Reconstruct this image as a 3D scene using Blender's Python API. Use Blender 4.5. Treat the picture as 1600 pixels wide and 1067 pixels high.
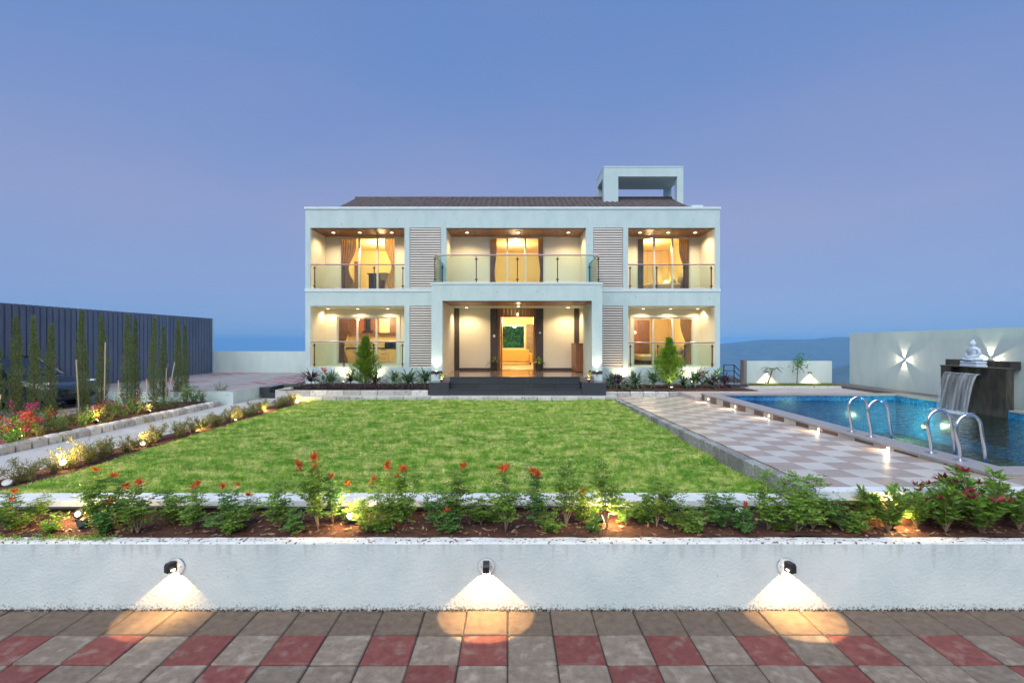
import bpy, math, random
import numpy as np
from mathutils import Vector, Matrix
R = math.radians
sc = bpy.context.scene
for _o in list(bpy.data.objects):
    bpy.data.objects.remove(_o)

# ------------------------------------------------------------------ camera
F = 770.0                    # focal length in pixels of the 1600 px wide photograph
EYE = 2.6
cd = bpy.data.cameras.new('camera')
cd.sensor_width = 36.0
cd.lens = F / 1600 * 36
cd.shift_x = 3 / 1600
cd.shift_y = -1.5 / 1600
cd.clip_start = 0.05
cd.clip_end = 40000
cam = bpy.data.objects.new('camera', cd)
sc.collection.objects.link(cam)
cam.location = (0, 0, EYE)
cam.rotation_euler = (R(90), 0, 0)
sc.camera = cam

# ------------------------------------------------------------------ sky (dusk, the sun just gone behind the camera)
SUN_EL, SUN_AZ = 50.0, 200.0          # azimuth clockwise from +Y (the view direction)
world = bpy.data.worlds.new('World')
sc.world = world
world.use_nodes = True
wn, wl = world.node_tree.nodes, world.node_tree.links
wn.clear()
w_out = wn.new('ShaderNodeOutputWorld')
w_bg = wn.new('ShaderNodeBackground')
w_sky = wn.new('ShaderNodeTexSky')
w_sky.sky_type = 'NISHITA'
w_sky.sun_disc = False
w_sky.sun_elevation = R(SUN_EL)
w_sky.sun_rotation = R(SUN_AZ)
w_sky.altitude = 800
w_sky.air_density = 1.0
w_sky.dust_density = 0.6
w_sky.ozone_density = 3.0
w_tc = wn.new('ShaderNodeTexCoord')
w_sep = wn.new('ShaderNodeSeparateXYZ')
w_mx = wn.new('ShaderNodeMath'); w_mx.operation = 'MAXIMUM'; w_mx.inputs[1].default_value = 0.02
w_cmb = wn.new('ShaderNodeCombineXYZ')
wl.new(w_tc.outputs['Generated'], w_sep.inputs[0])
wl.new(w_sep.outputs['X'], w_cmb.inputs['X'])
wl.new(w_sep.outputs['Y'], w_cmb.inputs['Y'])
wl.new(w_sep.outputs['Z'], w_mx.inputs[0])
wl.new(w_mx.outputs[0], w_cmb.inputs['Z'])
wl.new(w_cmb.outputs[0], w_sky.inputs['Vector'])
# dusk tint of the whole dome: a soft violet veil with faint uneven cirrus
w_rmp = wn.new('ShaderNodeValToRGB')
w_rmp.color_ramp.elements[0].position = 0.0
w_rmp.color_ramp.elements[0].color = (0.115, 0.250, 0.485, 1)
w_rmp.color_ramp.elements[1].position = 1.0
w_rmp.color_ramp.elements[1].color = (0.088, 0.160, 0.385, 1)
_e = w_rmp.color_ramp.elements.new(0.03); _e.color = (0.138, 0.254, 0.487, 1)
_e = w_rmp.color_ramp.elements.new(0.07); _e.color = (0.158, 0.256, 0.488, 1)
_e = w_rmp.color_ramp.elements.new(0.22); _e.color = (0.188, 0.257, 0.468, 1)
_e = w_rmp.color_ramp.elements.new(0.46); _e.color = (0.118, 0.212, 0.458, 1)
wl.new(w_sep.outputs['Z'], w_rmp.inputs[0])
w_nz = wn.new('ShaderNodeTexNoise'); w_nz.inputs['Scale'].default_value = 1.7; w_nz.inputs['Detail'].default_value = 6
w_map = wn.new('ShaderNodeMapping'); w_map.inputs['Scale'].default_value = (1, 1, 2.6)
wl.new(w_tc.outputs['Generated'], w_map.inputs[0]); wl.new(w_map.outputs[0], w_nz.inputs['Vector'])
w_nr = wn.new('ShaderNodeMapRange'); w_nr.inputs[1].default_value = 0.40; w_nr.inputs[2].default_value = 0.66
wl.new(w_nz.outputs[0], w_nr.inputs[0])
w_veil = wn.new('ShaderNodeMixRGB'); w_veil.blend_type = 'MULTIPLY'; w_veil.inputs[2].default_value = (1.20, 1.04, 0.98, 1)
wl.new(w_nr.outputs[0], w_veil.inputs[0]); wl.new(w_rmp.outputs[0], w_veil.inputs[1])
w_sc = wn.new('ShaderNodeMixRGB'); w_sc.blend_type = 'MULTIPLY'; w_sc.inputs[0].default_value = 1
w_sc.inputs[2].default_value = (0.07, 0.07, 0.07, 1)
wl.new(w_sky.outputs[0], w_sc.inputs[1])
w_mix = wn.new('ShaderNodeMixRGB'); w_mix.inputs[0].default_value = 0.88
wl.new(w_sc.outputs[0], w_mix.inputs[1]); wl.new(w_veil.outputs[0], w_mix.inputs[2])
wl.new(w_mix.outputs[0], w_bg.inputs[0])
w_bg.inputs[1].default_value = 1.0
wl.new(w_bg.outputs[0], w_out.inputs[0])

# ------------------------------------------------------------------ the soft afterglow
sd = bpy.data.lights.new('sun', 'SUN')
sd.energy = 2.4
sd.angle = R(75)
sd.color = (0.97, 1.0, 0.97)
sun = bpy.data.objects.new('sun', sd)
sc.collection.objects.link(sun)
_d = Vector((math.sin(R(SUN_AZ)) * math.cos(R(SUN_EL)), math.cos(R(SUN_AZ)) * math.cos(R(SUN_EL)), math.sin(R(SUN_EL))))
sun.rotation_euler = _d.to_track_quat('Z', 'Y').to_euler()

vs = sc.view_settings
sc.display_settings.display_device = 'sRGB'
vs.view_transform = 'Standard'
vs.look = 'None'
vs.exposure = 0.48
vs.gamma = 1.0
vs.use_curve_mapping = False
sc.render.engine = 'CYCLES'
cy = sc.cycles
cy.use_denoising = True
cy.use_adaptive_sampling = True
cy.adaptive_threshold = 0.02
cy.max_bounces = 7
cy.diffuse_bounces = 4
cy.glossy_bounces = 3
cy.transmission_bounces = 4
cy.transparent_max_bounces = 20
cy.volume_bounces = 1
cy.caustics_reflective = False
cy.caustics_refractive = False
cy.sample_clamp_indirect = 4.0
cy.sample_clamp_direct = 0.0
try:
    cy.use_light_tree = True
except Exception:
    pass

# ------------------------------------------------------------------ helpers
C = sc.collection
random.seed(7)
rng = np.random.default_rng(11)
ORD = ['first', 'second', 'third', 'fourth', 'fifth', 'sixth', 'seventh', 'eighth', 'ninth', 'tenth', 'eleventh', 'twelfth',
       'thirteenth', 'fourteenth', 'fifteenth', 'sixteenth', 'seventeenth', 'eighteenth', 'nineteenth', 'twentieth']
ORD += ['twenty-' + w for w in ORD[:9]] + ['thirtieth'] + ['thirty-' + w for w in ORD[:9]] + ['fortieth'] + ['forty-' + w for w in ORD[:9]]


def px(x, d):                # world X of a photo column seen at depth d
    return (x - 797.0) * d / F


def pz(y, d):                # world Z of a photo row seen at depth d
    return EYE - (y - 532.0) * d / F


WL = {}


def tag(o, label=None, cat=None, group=None, kind=None):
    if label: o['label'] = label
    if cat: o['category'] = cat
    if group: o['group'] = group
    if kind: o['kind'] = kind
    return o


def thing(name, label, cat, loc=(0, 0, 0), rz=0.0, group=None, scale=1.0):
    o = bpy.data.objects.new(name, None)
    o.empty_display_size = 0.1
    C.objects.link(o)
    o.location = loc
    o.rotation_euler = (0, 0, rz)
    o.scale = (scale, scale, scale)
    WL[o.name] = Vector(loc)
    return tag(o, label, cat, group)


def link(name, me, parent=None, world=True, loc=None):
    o = bpy.data.objects.new(name, me)
    C.objects.link(o)
    if parent is not None:
        o.parent = parent
        if world:
            o.location = -WL.get(parent.name, Vector((0, 0, 0)))
    if loc is not None:
        o.location = loc
        WL[o.name] = Vector(loc)
    else:
        WL.setdefault(o.name, Vector((0, 0, 0)))
    return o


def arrays_mesh(name, V, faces, mats, midx=None, smooth=False):
    """V (n,3); faces: (m,k) array with one k."""
    me = bpy.data.meshes.new(name)
    V = np.asarray(V, np.float32); Fc = np.asarray(faces, np.int32)
    m, k = Fc.shape
    me.vertices.add(len(V)); me.vertices.foreach_set('co', V.ravel())
    me.loops.add(m * k); me.loops.foreach_set('vertex_index', Fc.ravel())
    me.polygons.add(m)
    me.polygons.foreach_set('loop_start', np.arange(0, m * k, k, dtype=np.int32))
    me.polygons.foreach_set('loop_total', np.full(m, k, np.int32))
    if midx is not None:
        me.polygons.foreach_set('material_index', np.asarray(midx, np.int32))
    for mt in (mats if isinstance(mats, (list, tuple)) else [mats]):
        me.materials.append(mt)
    me.update(calc_edges=True)
    if smooth:
        me.polygons.foreach_set('use_smooth', np.ones(m, bool))
    return me


class MB:
    def __init__(s):
        s.v = []; s.f = []; s.m = []; s.cm = 0

    def face(s, pts):
        b = len(s.v); s.v += [tuple(p) for p in pts]; s.f.append(tuple(range(b, b + len(pts)))); s.m.append(s.cm)
        return s

    def box(s, x0, x1, y0, y1, z0, z1):
        b = len(s.v)
        s.v += [(x0, y0, z0), (x1, y0, z0), (x1, y1, z0), (x0, y1, z0), (x0, y0, z1), (x1, y0, z1), (x1, y1, z1), (x0, y1, z1)]
        for q in ((0, 3, 2, 1), (4, 5, 6, 7), (0, 1, 5, 4), (1, 2, 6, 5), (2, 3, 7, 6), (3, 0, 4, 7)):
            s.f.append(tuple(b + i for i in q)); s.m.append(s.cm)
        return s

    def cbox(s, x0, x1, y0, y1, z0, z1, c):
        """box with chamfered top edges and upright edges"""
        b = len(s.v)
        def ring(i, z):
            return [(x0 + i + c, y0 + i, z), (x1 - i - c, y0 + i, z), (x1 - i, y0 + i + c, z), (x1 - i, y1 - i - c, z),
                    (x1 - i - c, y1 - i, z), (x0 + i + c, y1 - i, z), (x0 + i, y1 - i - c, z), (x0 + i, y0 + i + c, z)]
        s.v += ring(0, z0) + ring(0, z1 - c) + ring(c, z1)
        for l in (0, 8):
            for k in range(8):
                n = (k + 1) % 8
                s.f.append((b + l + k, b + l + n, b + l + 8 + n, b + l + 8 + k)); s.m.append(s.cm)
        s.f.append(tuple(b + 16 + k for k in range(8))); s.m.append(s.cm)
        s.f.append(tuple(b + k for k in reversed(range(8)))); s.m.append(s.cm)
        return s

    def tube(s, pts, r, n=8, cap=True):
        pts = [Vector(p) for p in pts]
        rs = r if isinstance(r, (list, tuple)) else [r] * len(pts)
        b0 = len(s.v)
        u = None
        for i, p in enumerate(pts):
            t = (pts[min(i + 1, len(pts) - 1)] - pts[max(i - 1, 0)]).normalized()
            if u is None:
                a = Vector((0, 0, 1)) if abs(t.z) < 0.9 else Vector((1, 0, 0))
                u = t.cross(a).normalized()
            else:
                u = (u - t * u.dot(t)).normalized()
            w = t.cross(u)
            for k in range(n):
                an = 2 * math.pi * k / n
                s.v.append(tuple(p + (u * math.cos(an) + w * math.sin(an)) * rs[i]))
        for i in range(len(pts) - 1):
            for k in range(n):
                a = b0 + i * n + k; c = b0 + i * n + (k + 1) % n
                s.f.append((a, c, c + n, a + n)); s.m.append(s.cm)
        if cap:
            s.f.append(tuple(b0 + k for k in reversed(range(n)))); s.m.append(s.cm)
            e = b0 + (len(pts) - 1) * n
            s.f.append(tuple(e + k for k in range(n))); s.m.append(s.cm)
        return s

    def lathe(s, prof, n=16, c=(0, 0, 0), axis='Z'):
        b0 = len(s.v)
        for (r, h) in prof:
            for k in range(n):
                a = 2 * math.pi * k / n
                p = (r * math.cos(a), r * math.sin(a), h)
                if axis == 'Y': p = (p[0], h, p[1])
                if axis == 'X': p = (h, p[0], p[1])
                s.v.append((p[0] + c[0], p[1] + c[1], p[2] + c[2]))
        for i in range(len(prof) - 1):
            for k in range(n):
                a = b0 + i * n + k; d = b0 + i * n + (k + 1) % n
                s.f.append((a, d, d + n, a + n)); s.m.append(s.cm)
        s.f.append(tuple(b0 + k for k in reversed(range(n)))); s.m.append(s.cm)
        e = b0 + (len(prof) - 1) * n
        s.f.append(tuple(e + k for k in range(n))); s.m.append(s.cm)
        return s

    def ell(s, c, r, n=14, m=9):
        prof = [(max(math.sin(math.pi * i / m), 0.001), -math.cos(math.pi * i / m)) for i in range(m + 1)]
        b0 = len(s.v)
        s.lathe(prof, n)
        for i in range(b0, len(s.v)):
            v = s.v[i]; s.v[i] = (c[0] + v[0] * r[0], c[1] + v[1] * r[1], c[2] + v[2] * r[2])
        return s

    def prism(s, poly, y0, y1):
        """poly in XZ, extruded along Y"""
        b = len(s.v); n = len(poly)
        s.v += [(p[0], y0, p[1]) for p in poly] + [(p[0], y1, p[1]) for p in poly]
        s.f.append(tuple(range(b, b + n))); s.m.append(s.cm)
        s.f.append(tuple(b + n + k for k in reversed(range(n)))); s.m.append(s.cm)
        for k in range(n):
            j = (k + 1) % n
            s.f.append((b + k, b + n + k, b + n + j, b + j)); s.m.append(s.cm)
        return s

    def wall(s, x0, x1, z0, z1, y0, y1, ops):
        """wall of boxes round openings (x0,x1,z0,z1)"""
        xs = sorted({x0, x1} | {o[0] for o in ops} | {o[1] for o in ops})
        for i in range(len(xs) - 1):
            a, b = xs[i], xs[i + 1]
            mid = (a + b) / 2
            cut = sorted([(o[2], o[3]) for o in ops if o[0] < mid < o[1]])
            z = z0
            for (p, q) in cut:
                if p > z + 1e-4: s.box(a, b, y0, y1, z, p)
                z = max(z, q)
            if z < z1 - 1e-4: s.box(a, b, y0, y1, z, z1)
        return s

    def mesh(s, name, mats, smooth=False):
        me = bpy.data.meshes.new(name)
        me.from_pydata(s.v, [], s.f)
        for mt in (mats if isinstance(mats, (list, tuple)) else [mats]):
            me.materials.append(mt)
        me.polygons.foreach_set('material_index', s.m)
        if smooth:
            me.polygons.foreach_set('use_smooth', [True] * len(me.polygons))
        me.update()
        return me

    def build(s, name, mats, parent=None, smooth=False, world=True, loc=None):
        return link(name, s.mesh(name, mats, smooth), parent, world, loc)


def struct(o):
    o['kind'] = 'structure'
    return o


# ------------------------------------------------------------------ materials
def mat(name, col, rough=0.6, col2=None, scale=4.0, detail=5.0, lo=0.35, hi=0.65, bump=0.0, bscale=60.0, metal=0.0, spec=0.4,
        rand=0.0, speck=None, stretch=(1, 1, 1), coat=0.0, bdist=0.01):
    m = bpy.data.materials.new(name); m.use_nodes = True
    nt = m.node_tree; n, l = nt.nodes, nt.links
    b = n['Principled BSDF']
    b.inputs['Roughness'].default_value = rough
    b.inputs['Metallic'].default_value = metal
    b.inputs['Specular IOR Level'].default_value = spec
    b.inputs['Coat Weight'].default_value = coat
    c1 = (*col, 1)
    b.inputs['Base Color'].default_value = c1
    g = n.new('ShaderNodeNewGeometry')
    mp = n.new('ShaderNodeMapping'); mp.inputs['Scale'].default_value = stretch
    l.new(g.outputs['Position'], mp.inputs[0])
    out = None
    if col2 is not None:
        t = n.new('ShaderNodeTexNoise'); t.inputs['Scale'].default_value = scale; t.inputs['Detail'].default_value = detail
        t.inputs['Roughness'].default_value = 0.62
        l.new(mp.outputs[0], t.inputs['Vector'])
        r = n.new('ShaderNodeMapRange'); r.inputs[1].default_value = lo; r.inputs[2].default_value = hi
        l.new(t.outputs[0], r.inputs[0])
        x = n.new('ShaderNodeMixRGB'); x.inputs[1].default_value = c1; x.inputs[2].default_value = (*col2, 1)
        l.new(r.outputs[0], x.inputs[0]); out = x.outputs[0]
    if speck is not None:      # (colour, scale, threshold)
        t = n.new('ShaderNodeTexNoise'); t.inputs['Scale'].default_value = speck[1]; t.inputs['Detail'].default_value = 3
        l.new(g.outputs['Position'], t.inputs['Vector'])
        r = n.new('ShaderNodeMapRange'); r.inputs[1].default_value = speck[2]; r.inputs[2].default_value = speck[2] + (speck[3] if len(speck) > 3 else 0.05)
        l.new(t.outputs[0], r.inputs[0])
        x = n.new('ShaderNodeMixRGB'); x.inputs[1].default_value = c1; x.inputs[2].default_value = (*speck[0], 1)
        if out is not None: l.new(out, x.inputs[1])
        l.new(r.outputs[0], x.inputs[0]); out = x.outputs[0]
    if rand > 0:
        oi = n.new('ShaderNodeObjectInfo')
        r = n.new('ShaderNodeMapRange'); r.inputs[3].default_value = 1 - rand; r.inputs[4].default_value = 1 + rand
        l.new(oi.outputs['Random'], r.inputs[0])
        hsv = n.new('ShaderNodeHueSaturation'); hsv.inputs['Color'].default_value = c1
        if out is not None: l.new(out, hsv.inputs['Color'])
        l.new(r.outputs[0], hsv.inputs['Value']); out = hsv.outputs[0]
    if out is not None:
        l.new(out, b.inputs['Base Color'])
    if bump > 0:
        t = n.new('ShaderNodeTexNoise'); t.inputs['Scale'].default_value = bscale; t.inputs['Detail'].default_value = 4
        l.new(mp.outputs[0], t.inputs['Vector'])
        bp = n.new('ShaderNodeBump'); bp.inputs['Strength'].default_value = bump; bp.inputs['Distance'].default_value = bdist
        l.new(t.outputs[0], bp.inputs['Height']); l.new(bp.outputs[0], b.inputs['Normal'])
    return m


def leafmat(name, col, col2, trans=0.3, rough=0.5, scale=30.0, rand=0.15, spec=0.3):
    m = mat(name, col, rough, col2, scale, 2.0, 0.38, 0.62, rand=rand, spec=spec)
    nt = m.node_tree; n, l = nt.nodes, nt.links
    b = n['Principled BSDF']; o = n['Material Output']
    src = b.inputs['Base Color'].links[0].from_socket
    t = n.new('ShaderNodeBsdfTranslucent'); l.new(src, t.inputs[0])
    x = n.new('ShaderNodeMixShader'); x.inputs[0].default_value = trans
    l.new(b.outputs[0], x.inputs[1]); l.new(t.outputs[0], x.inputs[2]); l.new(x.outputs[0], o.inputs[0])
    return m


def emat(name, col, strength):
    m = bpy.data.materials.new(name); m.use_nodes = True
    n, l = m.node_tree.nodes, m.node_tree.links
    n.clear()
    e = n.new('ShaderNodeEmission'); e.inputs[0].default_value = (*col, 1); e.inputs[1].default_value = strength
    o = n.new('ShaderNodeOutputMaterial'); l.new(e.outputs[0], o.inputs[0])
    return m


def glassmat(name, tint, refl=1.0, rough=0.0):
    m = bpy.data.materials.new(name); m.use_nodes = True
    n, l = m.node_tree.nodes, m.node_tree.links
    n.clear()
    t = n.new('ShaderNodeBsdfTransparent'); t.inputs[0].default_value = (*tint, 1)
    g = n.new('ShaderNodeBsdfGlossy'); g.inputs['Roughness'].default_value = rough
    f = n.new('ShaderNodeFresnel'); f.inputs[0].default_value = 1.5
    k = n.new('ShaderNodeMath'); k.operation = 'MULTIPLY'; k.inputs[1].default_value = refl
    l.new(f.outputs[0], k.inputs[0])
    x = n.new('ShaderNodeMixShader'); l.new(k.outputs[0], x.inputs[0]); l.new(t.outputs[0], x.inputs[1]); l.new(g.outputs[0], x.inputs[2])
    o = n.new('ShaderNodeOutputMaterial'); l.new(x.outputs[0], o.inputs[0])
    return m


M = {}
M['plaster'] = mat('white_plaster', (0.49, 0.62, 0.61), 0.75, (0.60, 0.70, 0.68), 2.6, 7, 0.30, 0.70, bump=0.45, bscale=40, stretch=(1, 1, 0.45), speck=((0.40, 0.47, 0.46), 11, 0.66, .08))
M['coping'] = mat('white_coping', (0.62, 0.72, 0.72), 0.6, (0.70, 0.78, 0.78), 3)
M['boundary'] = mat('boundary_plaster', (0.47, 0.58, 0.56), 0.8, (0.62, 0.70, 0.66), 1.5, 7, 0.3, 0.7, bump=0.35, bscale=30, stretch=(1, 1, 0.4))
M['wash'] = mat('limewash_wall', (0.58, 0.64, 0.61), 0.85, (0.72, 0.75, 0.70), 1.6, bump=0.5, bscale=38, speck=((0.33, 0.31, 0.28), 26, 0.735))
M['wash_top'] = mat('limewash_top', (0.80, 0.80, 0.78), 0.9, (0.66, 0.64, 0.60), 9, bump=0.6, bscale=60, speck=((0.16, 0.08, 0.05), 33, 0.585))
M['kerb_white'] = mat('painted_kerb', (0.78, 0.80, 0.82), 0.7, (0.66, 0.67, 0.66), 6, bump=0.3, speck=((0.28, 0.24, 0.2), 40, 0.68))
M['cream'] = mat('cream_wall', (0.78, 0.72, 0.56), 0.7, (0.83, 0.77, 0.62), 1.2)
M['cream_panel'] = mat('cream_panel', (0.80, 0.74, 0.60), 0.5, (0.83, 0.78, 0.66), 1.2)
M['room'] = mat('room_wall', (0.80, 0.63, 0.29), 0.7, (0.82, 0.66, 0.33), 0.8)
M['room_floor'] = mat('room_floor', (0.55, 0.45, 0.32), 0.3)
M['soffit'] = mat('timber_soffit', (0.20, 0.085, 0.045), 0.45, (0.29, 0.13, 0.065), 7, rand=0.12, stretch=(3, 0.4, 3))
M['timber'] = mat('door_timber', (0.24, 0.085, 0.032), 0.4, (0.34, 0.14, 0.055), 6, stretch=(5, 5, 0.5))
M['granite'] = mat('black_granite', (0.028, 0.032, 0.040), 0.22, (0.055, 0.060, 0.070), 40, bump=0.02, speck=((0.13, 0.14, 0.15), 120, 0.66), rand=0.15)
M['granite_floor'] = mat('polished_floor', (0.20, 0.14, 0.11), 0.08, (0.29, 0.21, 0.16), 2.5, spec=0.6)
M['dark_stone'] = mat('dark_pilaster', (0.050, 0.042, 0.040), 0.4, (0.075, 0.062, 0.055), 14)
M['slat'] = mat('louvre_slat', (0.82, 0.72, 0.63), 0.5, (0.86, 0.78, 0.70), 5)
M['recess'] = mat('louvre_recess', (0.085, 0.060, 0.052), 0.8)
M['alu'] = mat('aluminium_frame', (0.66, 0.64, 0.60), 0.35, metal=0.2)
M['steel'] = mat('stainless_steel', (0.72, 0.72, 0.74), 0.16, metal=1.0)
M['rail'] = mat('handrail_metal', (0.30, 0.25, 0.24), 0.3, metal=0.8)
M['post'] = mat('rail_post', (0.06, 0.055, 0.055), 0.35, metal=0.5)
M['black'] = mat('black_plastic', (0.012, 0.012, 0.013), 0.4)
M['black_paint'] = mat('black_metal', (0.02, 0.02, 0.024), 0.4)
M['balu_glass'] = glassmat('balcony_glass', (0.84, 0.93, 0.90), 0.8)
M['win_glass'] = glassmat('window_glass', (0.96, 0.96, 0.94), 0.9)
M['rooftile'] = mat('brown_roof_tile', (0.070, 0.052, 0.052), 0.6, (0.15, 0.115, 0.11), 9)
M['curtain'] = None
M['curtain_pale'] = mat('pale_curtain', (0.62, 0.50, 0.32), 0.9)
M['fabric_grey'] = mat('grey_fabric', (0.30, 0.26, 0.22), 0.9, (0.40, 0.35, 0.28), 6)
M['bed'] = mat('bed_linen', (0.58, 0.52, 0.42), 0.9)
M['brown_wood'] = mat('brown_wood', (0.16, 0.075, 0.035), 0.4, (0.22, 0.11, 0.05), 6, stretch=(4, 4, 0.5))
M['dark_wood'] = mat('dark_wood', (0.05, 0.03, 0.022), 0.4)
M['laminate'] = mat('beige_laminate', (0.66, 0.53, 0.34), 0.35)
M['sofa'] = mat('sofa_fabric', (0.62, 0.40, 0.12), 0.85, (0.66, 0.44, 0.15), 5)
M['fence'] = mat('blue_grey_sheet', (0.135, 0.165, 0.235), 0.45, (0.165, 0.20, 0.275), 1.5, metal=0.0, rand=0.12)
M['concrete'] = mat('path_concrete', (0.42, 0.42, 0.41), 0.85, (0.52, 0.51, 0.49), 2.2, bump=0.4, bscale=80)
M['kerbstone'] = mat('granite_kerb', (0.24, 0.24, 0.23), 0.85, (0.36, 0.36, 0.34), 16, bump=0.6, bscale=90, rand=0.28, speck=((0.10, 0.10, 0.10), 60, 0.60))
M['kerbpale'] = mat('pale_kerb', (0.46, 0.45, 0.41), 0.85, (0.58, 0.56, 0.51), 9, bump=0.6, bscale=50, rand=0.28, speck=((0.22, 0.24, 0.21), 14, 0.62))
M['mortar'] = mat('mortar', (0.16, 0.15, 0.14), 0.95)
M['paver_bed'] = mat('paver_joint', (0.035, 0.030, 0.026), 0.95, (0.06, 0.05, 0.04), 40, bump=0.6)
M['paver'] = mat('brown_paver', (0.165, 0.122, 0.090), 0.9, (0.27, 0.215, 0.168), 13, 10, 0.30, 0.70, bump=0.9, bscale=120, rand=0.14, speck=((0.35, 0.295, 0.24), 8.0, 0.53, .22), bdist=0.005)
M['paver_row'] = mat('dull_paver', (0.120, 0.084, 0.060), 0.9, (0.195, 0.145, 0.108), 13, 10, 0.30, 0.70, bump=0.9, bscale=120, rand=0.10, bdist=0.004)
M['paver_red'] = mat('red_paver', (0.165, 0.040, 0.036), 0.88, (0.235, 0.080, 0.066), 12, 10, 0.32, 0.70, bump=0.9, bscale=120, rand=0.10, speck=((0.26, 0.165, 0.135), 7, 0.54, .2), bdist=0.005)
M['tile_pale'] = mat('pale_deck_tile', (0.53, 0.49, 0.43), 0.34, (0.61, 0.565, 0.50), 3, rand=0.05, speck=((0.50, 0.48, 0.46), 120, 0.62))
M['tile_pink'] = mat('pink_deck_tile', (0.36, 0.275, 0.22), 0.38, (0.43, 0.335, 0.275), 4, rand=0.06, speck=((0.33, 0.26, 0.23), 120, 0.62))
M['coping_stone'] = mat('granite_coping', (0.27, 0.25, 0.24), 0.35, (0.40, 0.37, 0.35), 50, speck=((0.12, 0.11, 0.11), 90, 0.6))
M['coping_brown'] = mat('brown_face_tile', (0.15, 0.085, 0.062), 0.4, (0.20, 0.12, 0.09), 20, rand=0.15)
M['coping_cream'] = mat('cream_face_tile', (0.52, 0.45, 0.37), 0.4, (0.60, 0.53, 0.45), 20, rand=0.08)
M['ledge'] = mat('dark_ledge', (0.085, 0.060, 0.050), 0.3, (0.13, 0.095, 0.08), 12)
M['slate'] = mat('fountain_slate', (0.026, 0.022, 0.021), 0.25, (0.075, 0.058, 0.045), 5, 6, bump=0.3, bscale=20, stretch=(1, 1, 0.35))
M['soil'] = mat('red_soil', (0.062, 0.023, 0.014), 0.95, (0.13, 0.050, 0.030), 14, 6, bump=1.0, bscale=70, bdist=0.02)
M['driveway'] = mat('driveway_paver', (0.27, 0.25, 0.25), 0.8, (0.35, 0.33, 0.33), 3, bump=0.4)
M['statue'] = mat('white_marble', (0.50, 0.57, 0.66), 0.55, (0.60, 0.66, 0.72), 6)
M['terrain'] = mat('hill_ground', (0.018, 0.035, 0.016), 0.95, (0.075, 0.085, 0.04), 0.02, 8)
M['lawn_soil'] = mat('lawn_soil', (0.09, 0.17, 0.035), 0.95, (0.24, 0.26, 0.09), 3.0, 6)
M['bark'] = mat('bark', (0.13, 0.085, 0.055), 0.9, (0.20, 0.14, 0.10), 30)
M['stem'] = mat('pale_stem', (0.26, 0.19, 0.12), 0.9)
M['bamboo'] = mat('bamboo_stake', (0.58, 0.48, 0.33), 0.7, (0.66, 0.57, 0.42), 8)
M['tecoma'] = leafmat('shrub_leaf', (0.15, 0.31, 0.045), (0.34, 0.48, 0.085), 0.45)
M['tecoma_dark'] = leafmat('shrub_leaf_dark', (0.09, 0.235, 0.06), (0.20, 0.38, 0.08), 0.42)
M['flower'] = leafmat('orange_red_flower', (0.72, 0.105, 0.03), (0.85, 0.22, 0.06), 0.4)
M['glossy'] = leafmat('glossy_leaf', (0.14, 0.32, 0.035), (0.33, 0.50, 0.07), 0.4, 0.35, spec=0.5)
M['redtip'] = leafmat('red_leaf', (0.28, 0.035, 0.05), (0.40, 0.06, 0.07), 0.3, 0.35)
M['hedge'] = leafmat('hedge_leaf', (0.14, 0.19, 0.04), (0.27, 0.30, 0.075), 0.4)
M['hedge_dry'] = leafmat('hedge_twig_leaf', (0.29, 0.21, 0.08), (0.40, 0.30, 0.12), 0.35)
M['cypress'] = leafmat('cypress_leaf', (0.095, 0.19, 0.06), (0.26, 0.33, 0.11), 0.4, 0.7, 25)
M['cypress_b'] = leafmat('cypress_leaf_olive', (0.14, 0.155, 0.045), (0.24, 0.235, 0.08), 0.3, 0.7, 25)
M['thuja'] = leafmat('thuja_leaf', (0.12, 0.27, 0.018), (0.32, 0.47, 0.035), 0.4, 0.6, 14)
M['strap'] = leafmat('strap_leaf', (0.05, 0.14, 0.06), (0.18, 0.26, 0.11), 0.35, 0.4, 12)
M['strap_purple'] = leafmat('purple_leaf', (0.075, 0.045, 0.065), (0.13, 0.085, 0.095), 0.25, 0.45, 12)
M['canna'] = leafmat('canna_leaf', (0.07, 0.24, 0.04), (0.14, 0.34, 0.06), 0.35, 0.4, 8)
M['dark_cover'] = leafmat('dark_cover_leaf', (0.030, 0.030, 0.036), (0.085, 0.055, 0.06), 0.15, 0.5, 20)
M['bougain'] = leafmat('magenta_bract', (0.55, 0.02, 0.20), (0.68, 0.05, 0.30), 0.4)
M['red_bract'] = leafmat('red_bract', (0.65, 0.035, 0.045), (0.78, 0.10, 0.06), 0.4)
M['tree_leaf'] = leafmat('tree_leaf', (0.26, 0.62, 0.04), (0.50, 0.82, 0.10), 0.45, 0.5, 6)
M['litter'] = leafmat('dry_leaf', (0.24, 0.13, 0.075), (0.40, 0.26, 0.16), 0.2)
M['curtain'] = leafmat('brown_curtain', (0.33, 0.23, 0.13), (0.42, 0.30, 0.18), 0.4, 0.9, 3)
M['curtain_pale'] = leafmat('pale_curtain', (0.62, 0.46, 0.24), (0.68, 0.52, 0.30), 0.45, 0.9, 3)
M['bulb'] = emat('lamp_glow', (1.0, 0.80, 0.50), 14.0)
M['bulb_soft'] = emat('downlight_glow', (1.0, 0.83, 0.52), 6.0)
M['shade'] = emat('lampshade_glow', (1.0, 0.72, 0.36), 3.2)
M['white_plastic'] = mat('white_plastic', (0.72, 0.72, 0.70), 0.45)
M['pot'] = mat('dark_pot', (0.035, 0.032, 0.032), 0.45)
M['car_paint'] = mat('car_paint', (0.012, 0.022, 0.034), 0.18, spec=0.6, coat=0.7)
M['car_glass'] = mat('car_glass', (0.015, 0.022, 0.026), 0.05, spec=0.6)
M['tyre'] = mat('tyre', (0.012, 0.012, 0.012), 0.8)
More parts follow.
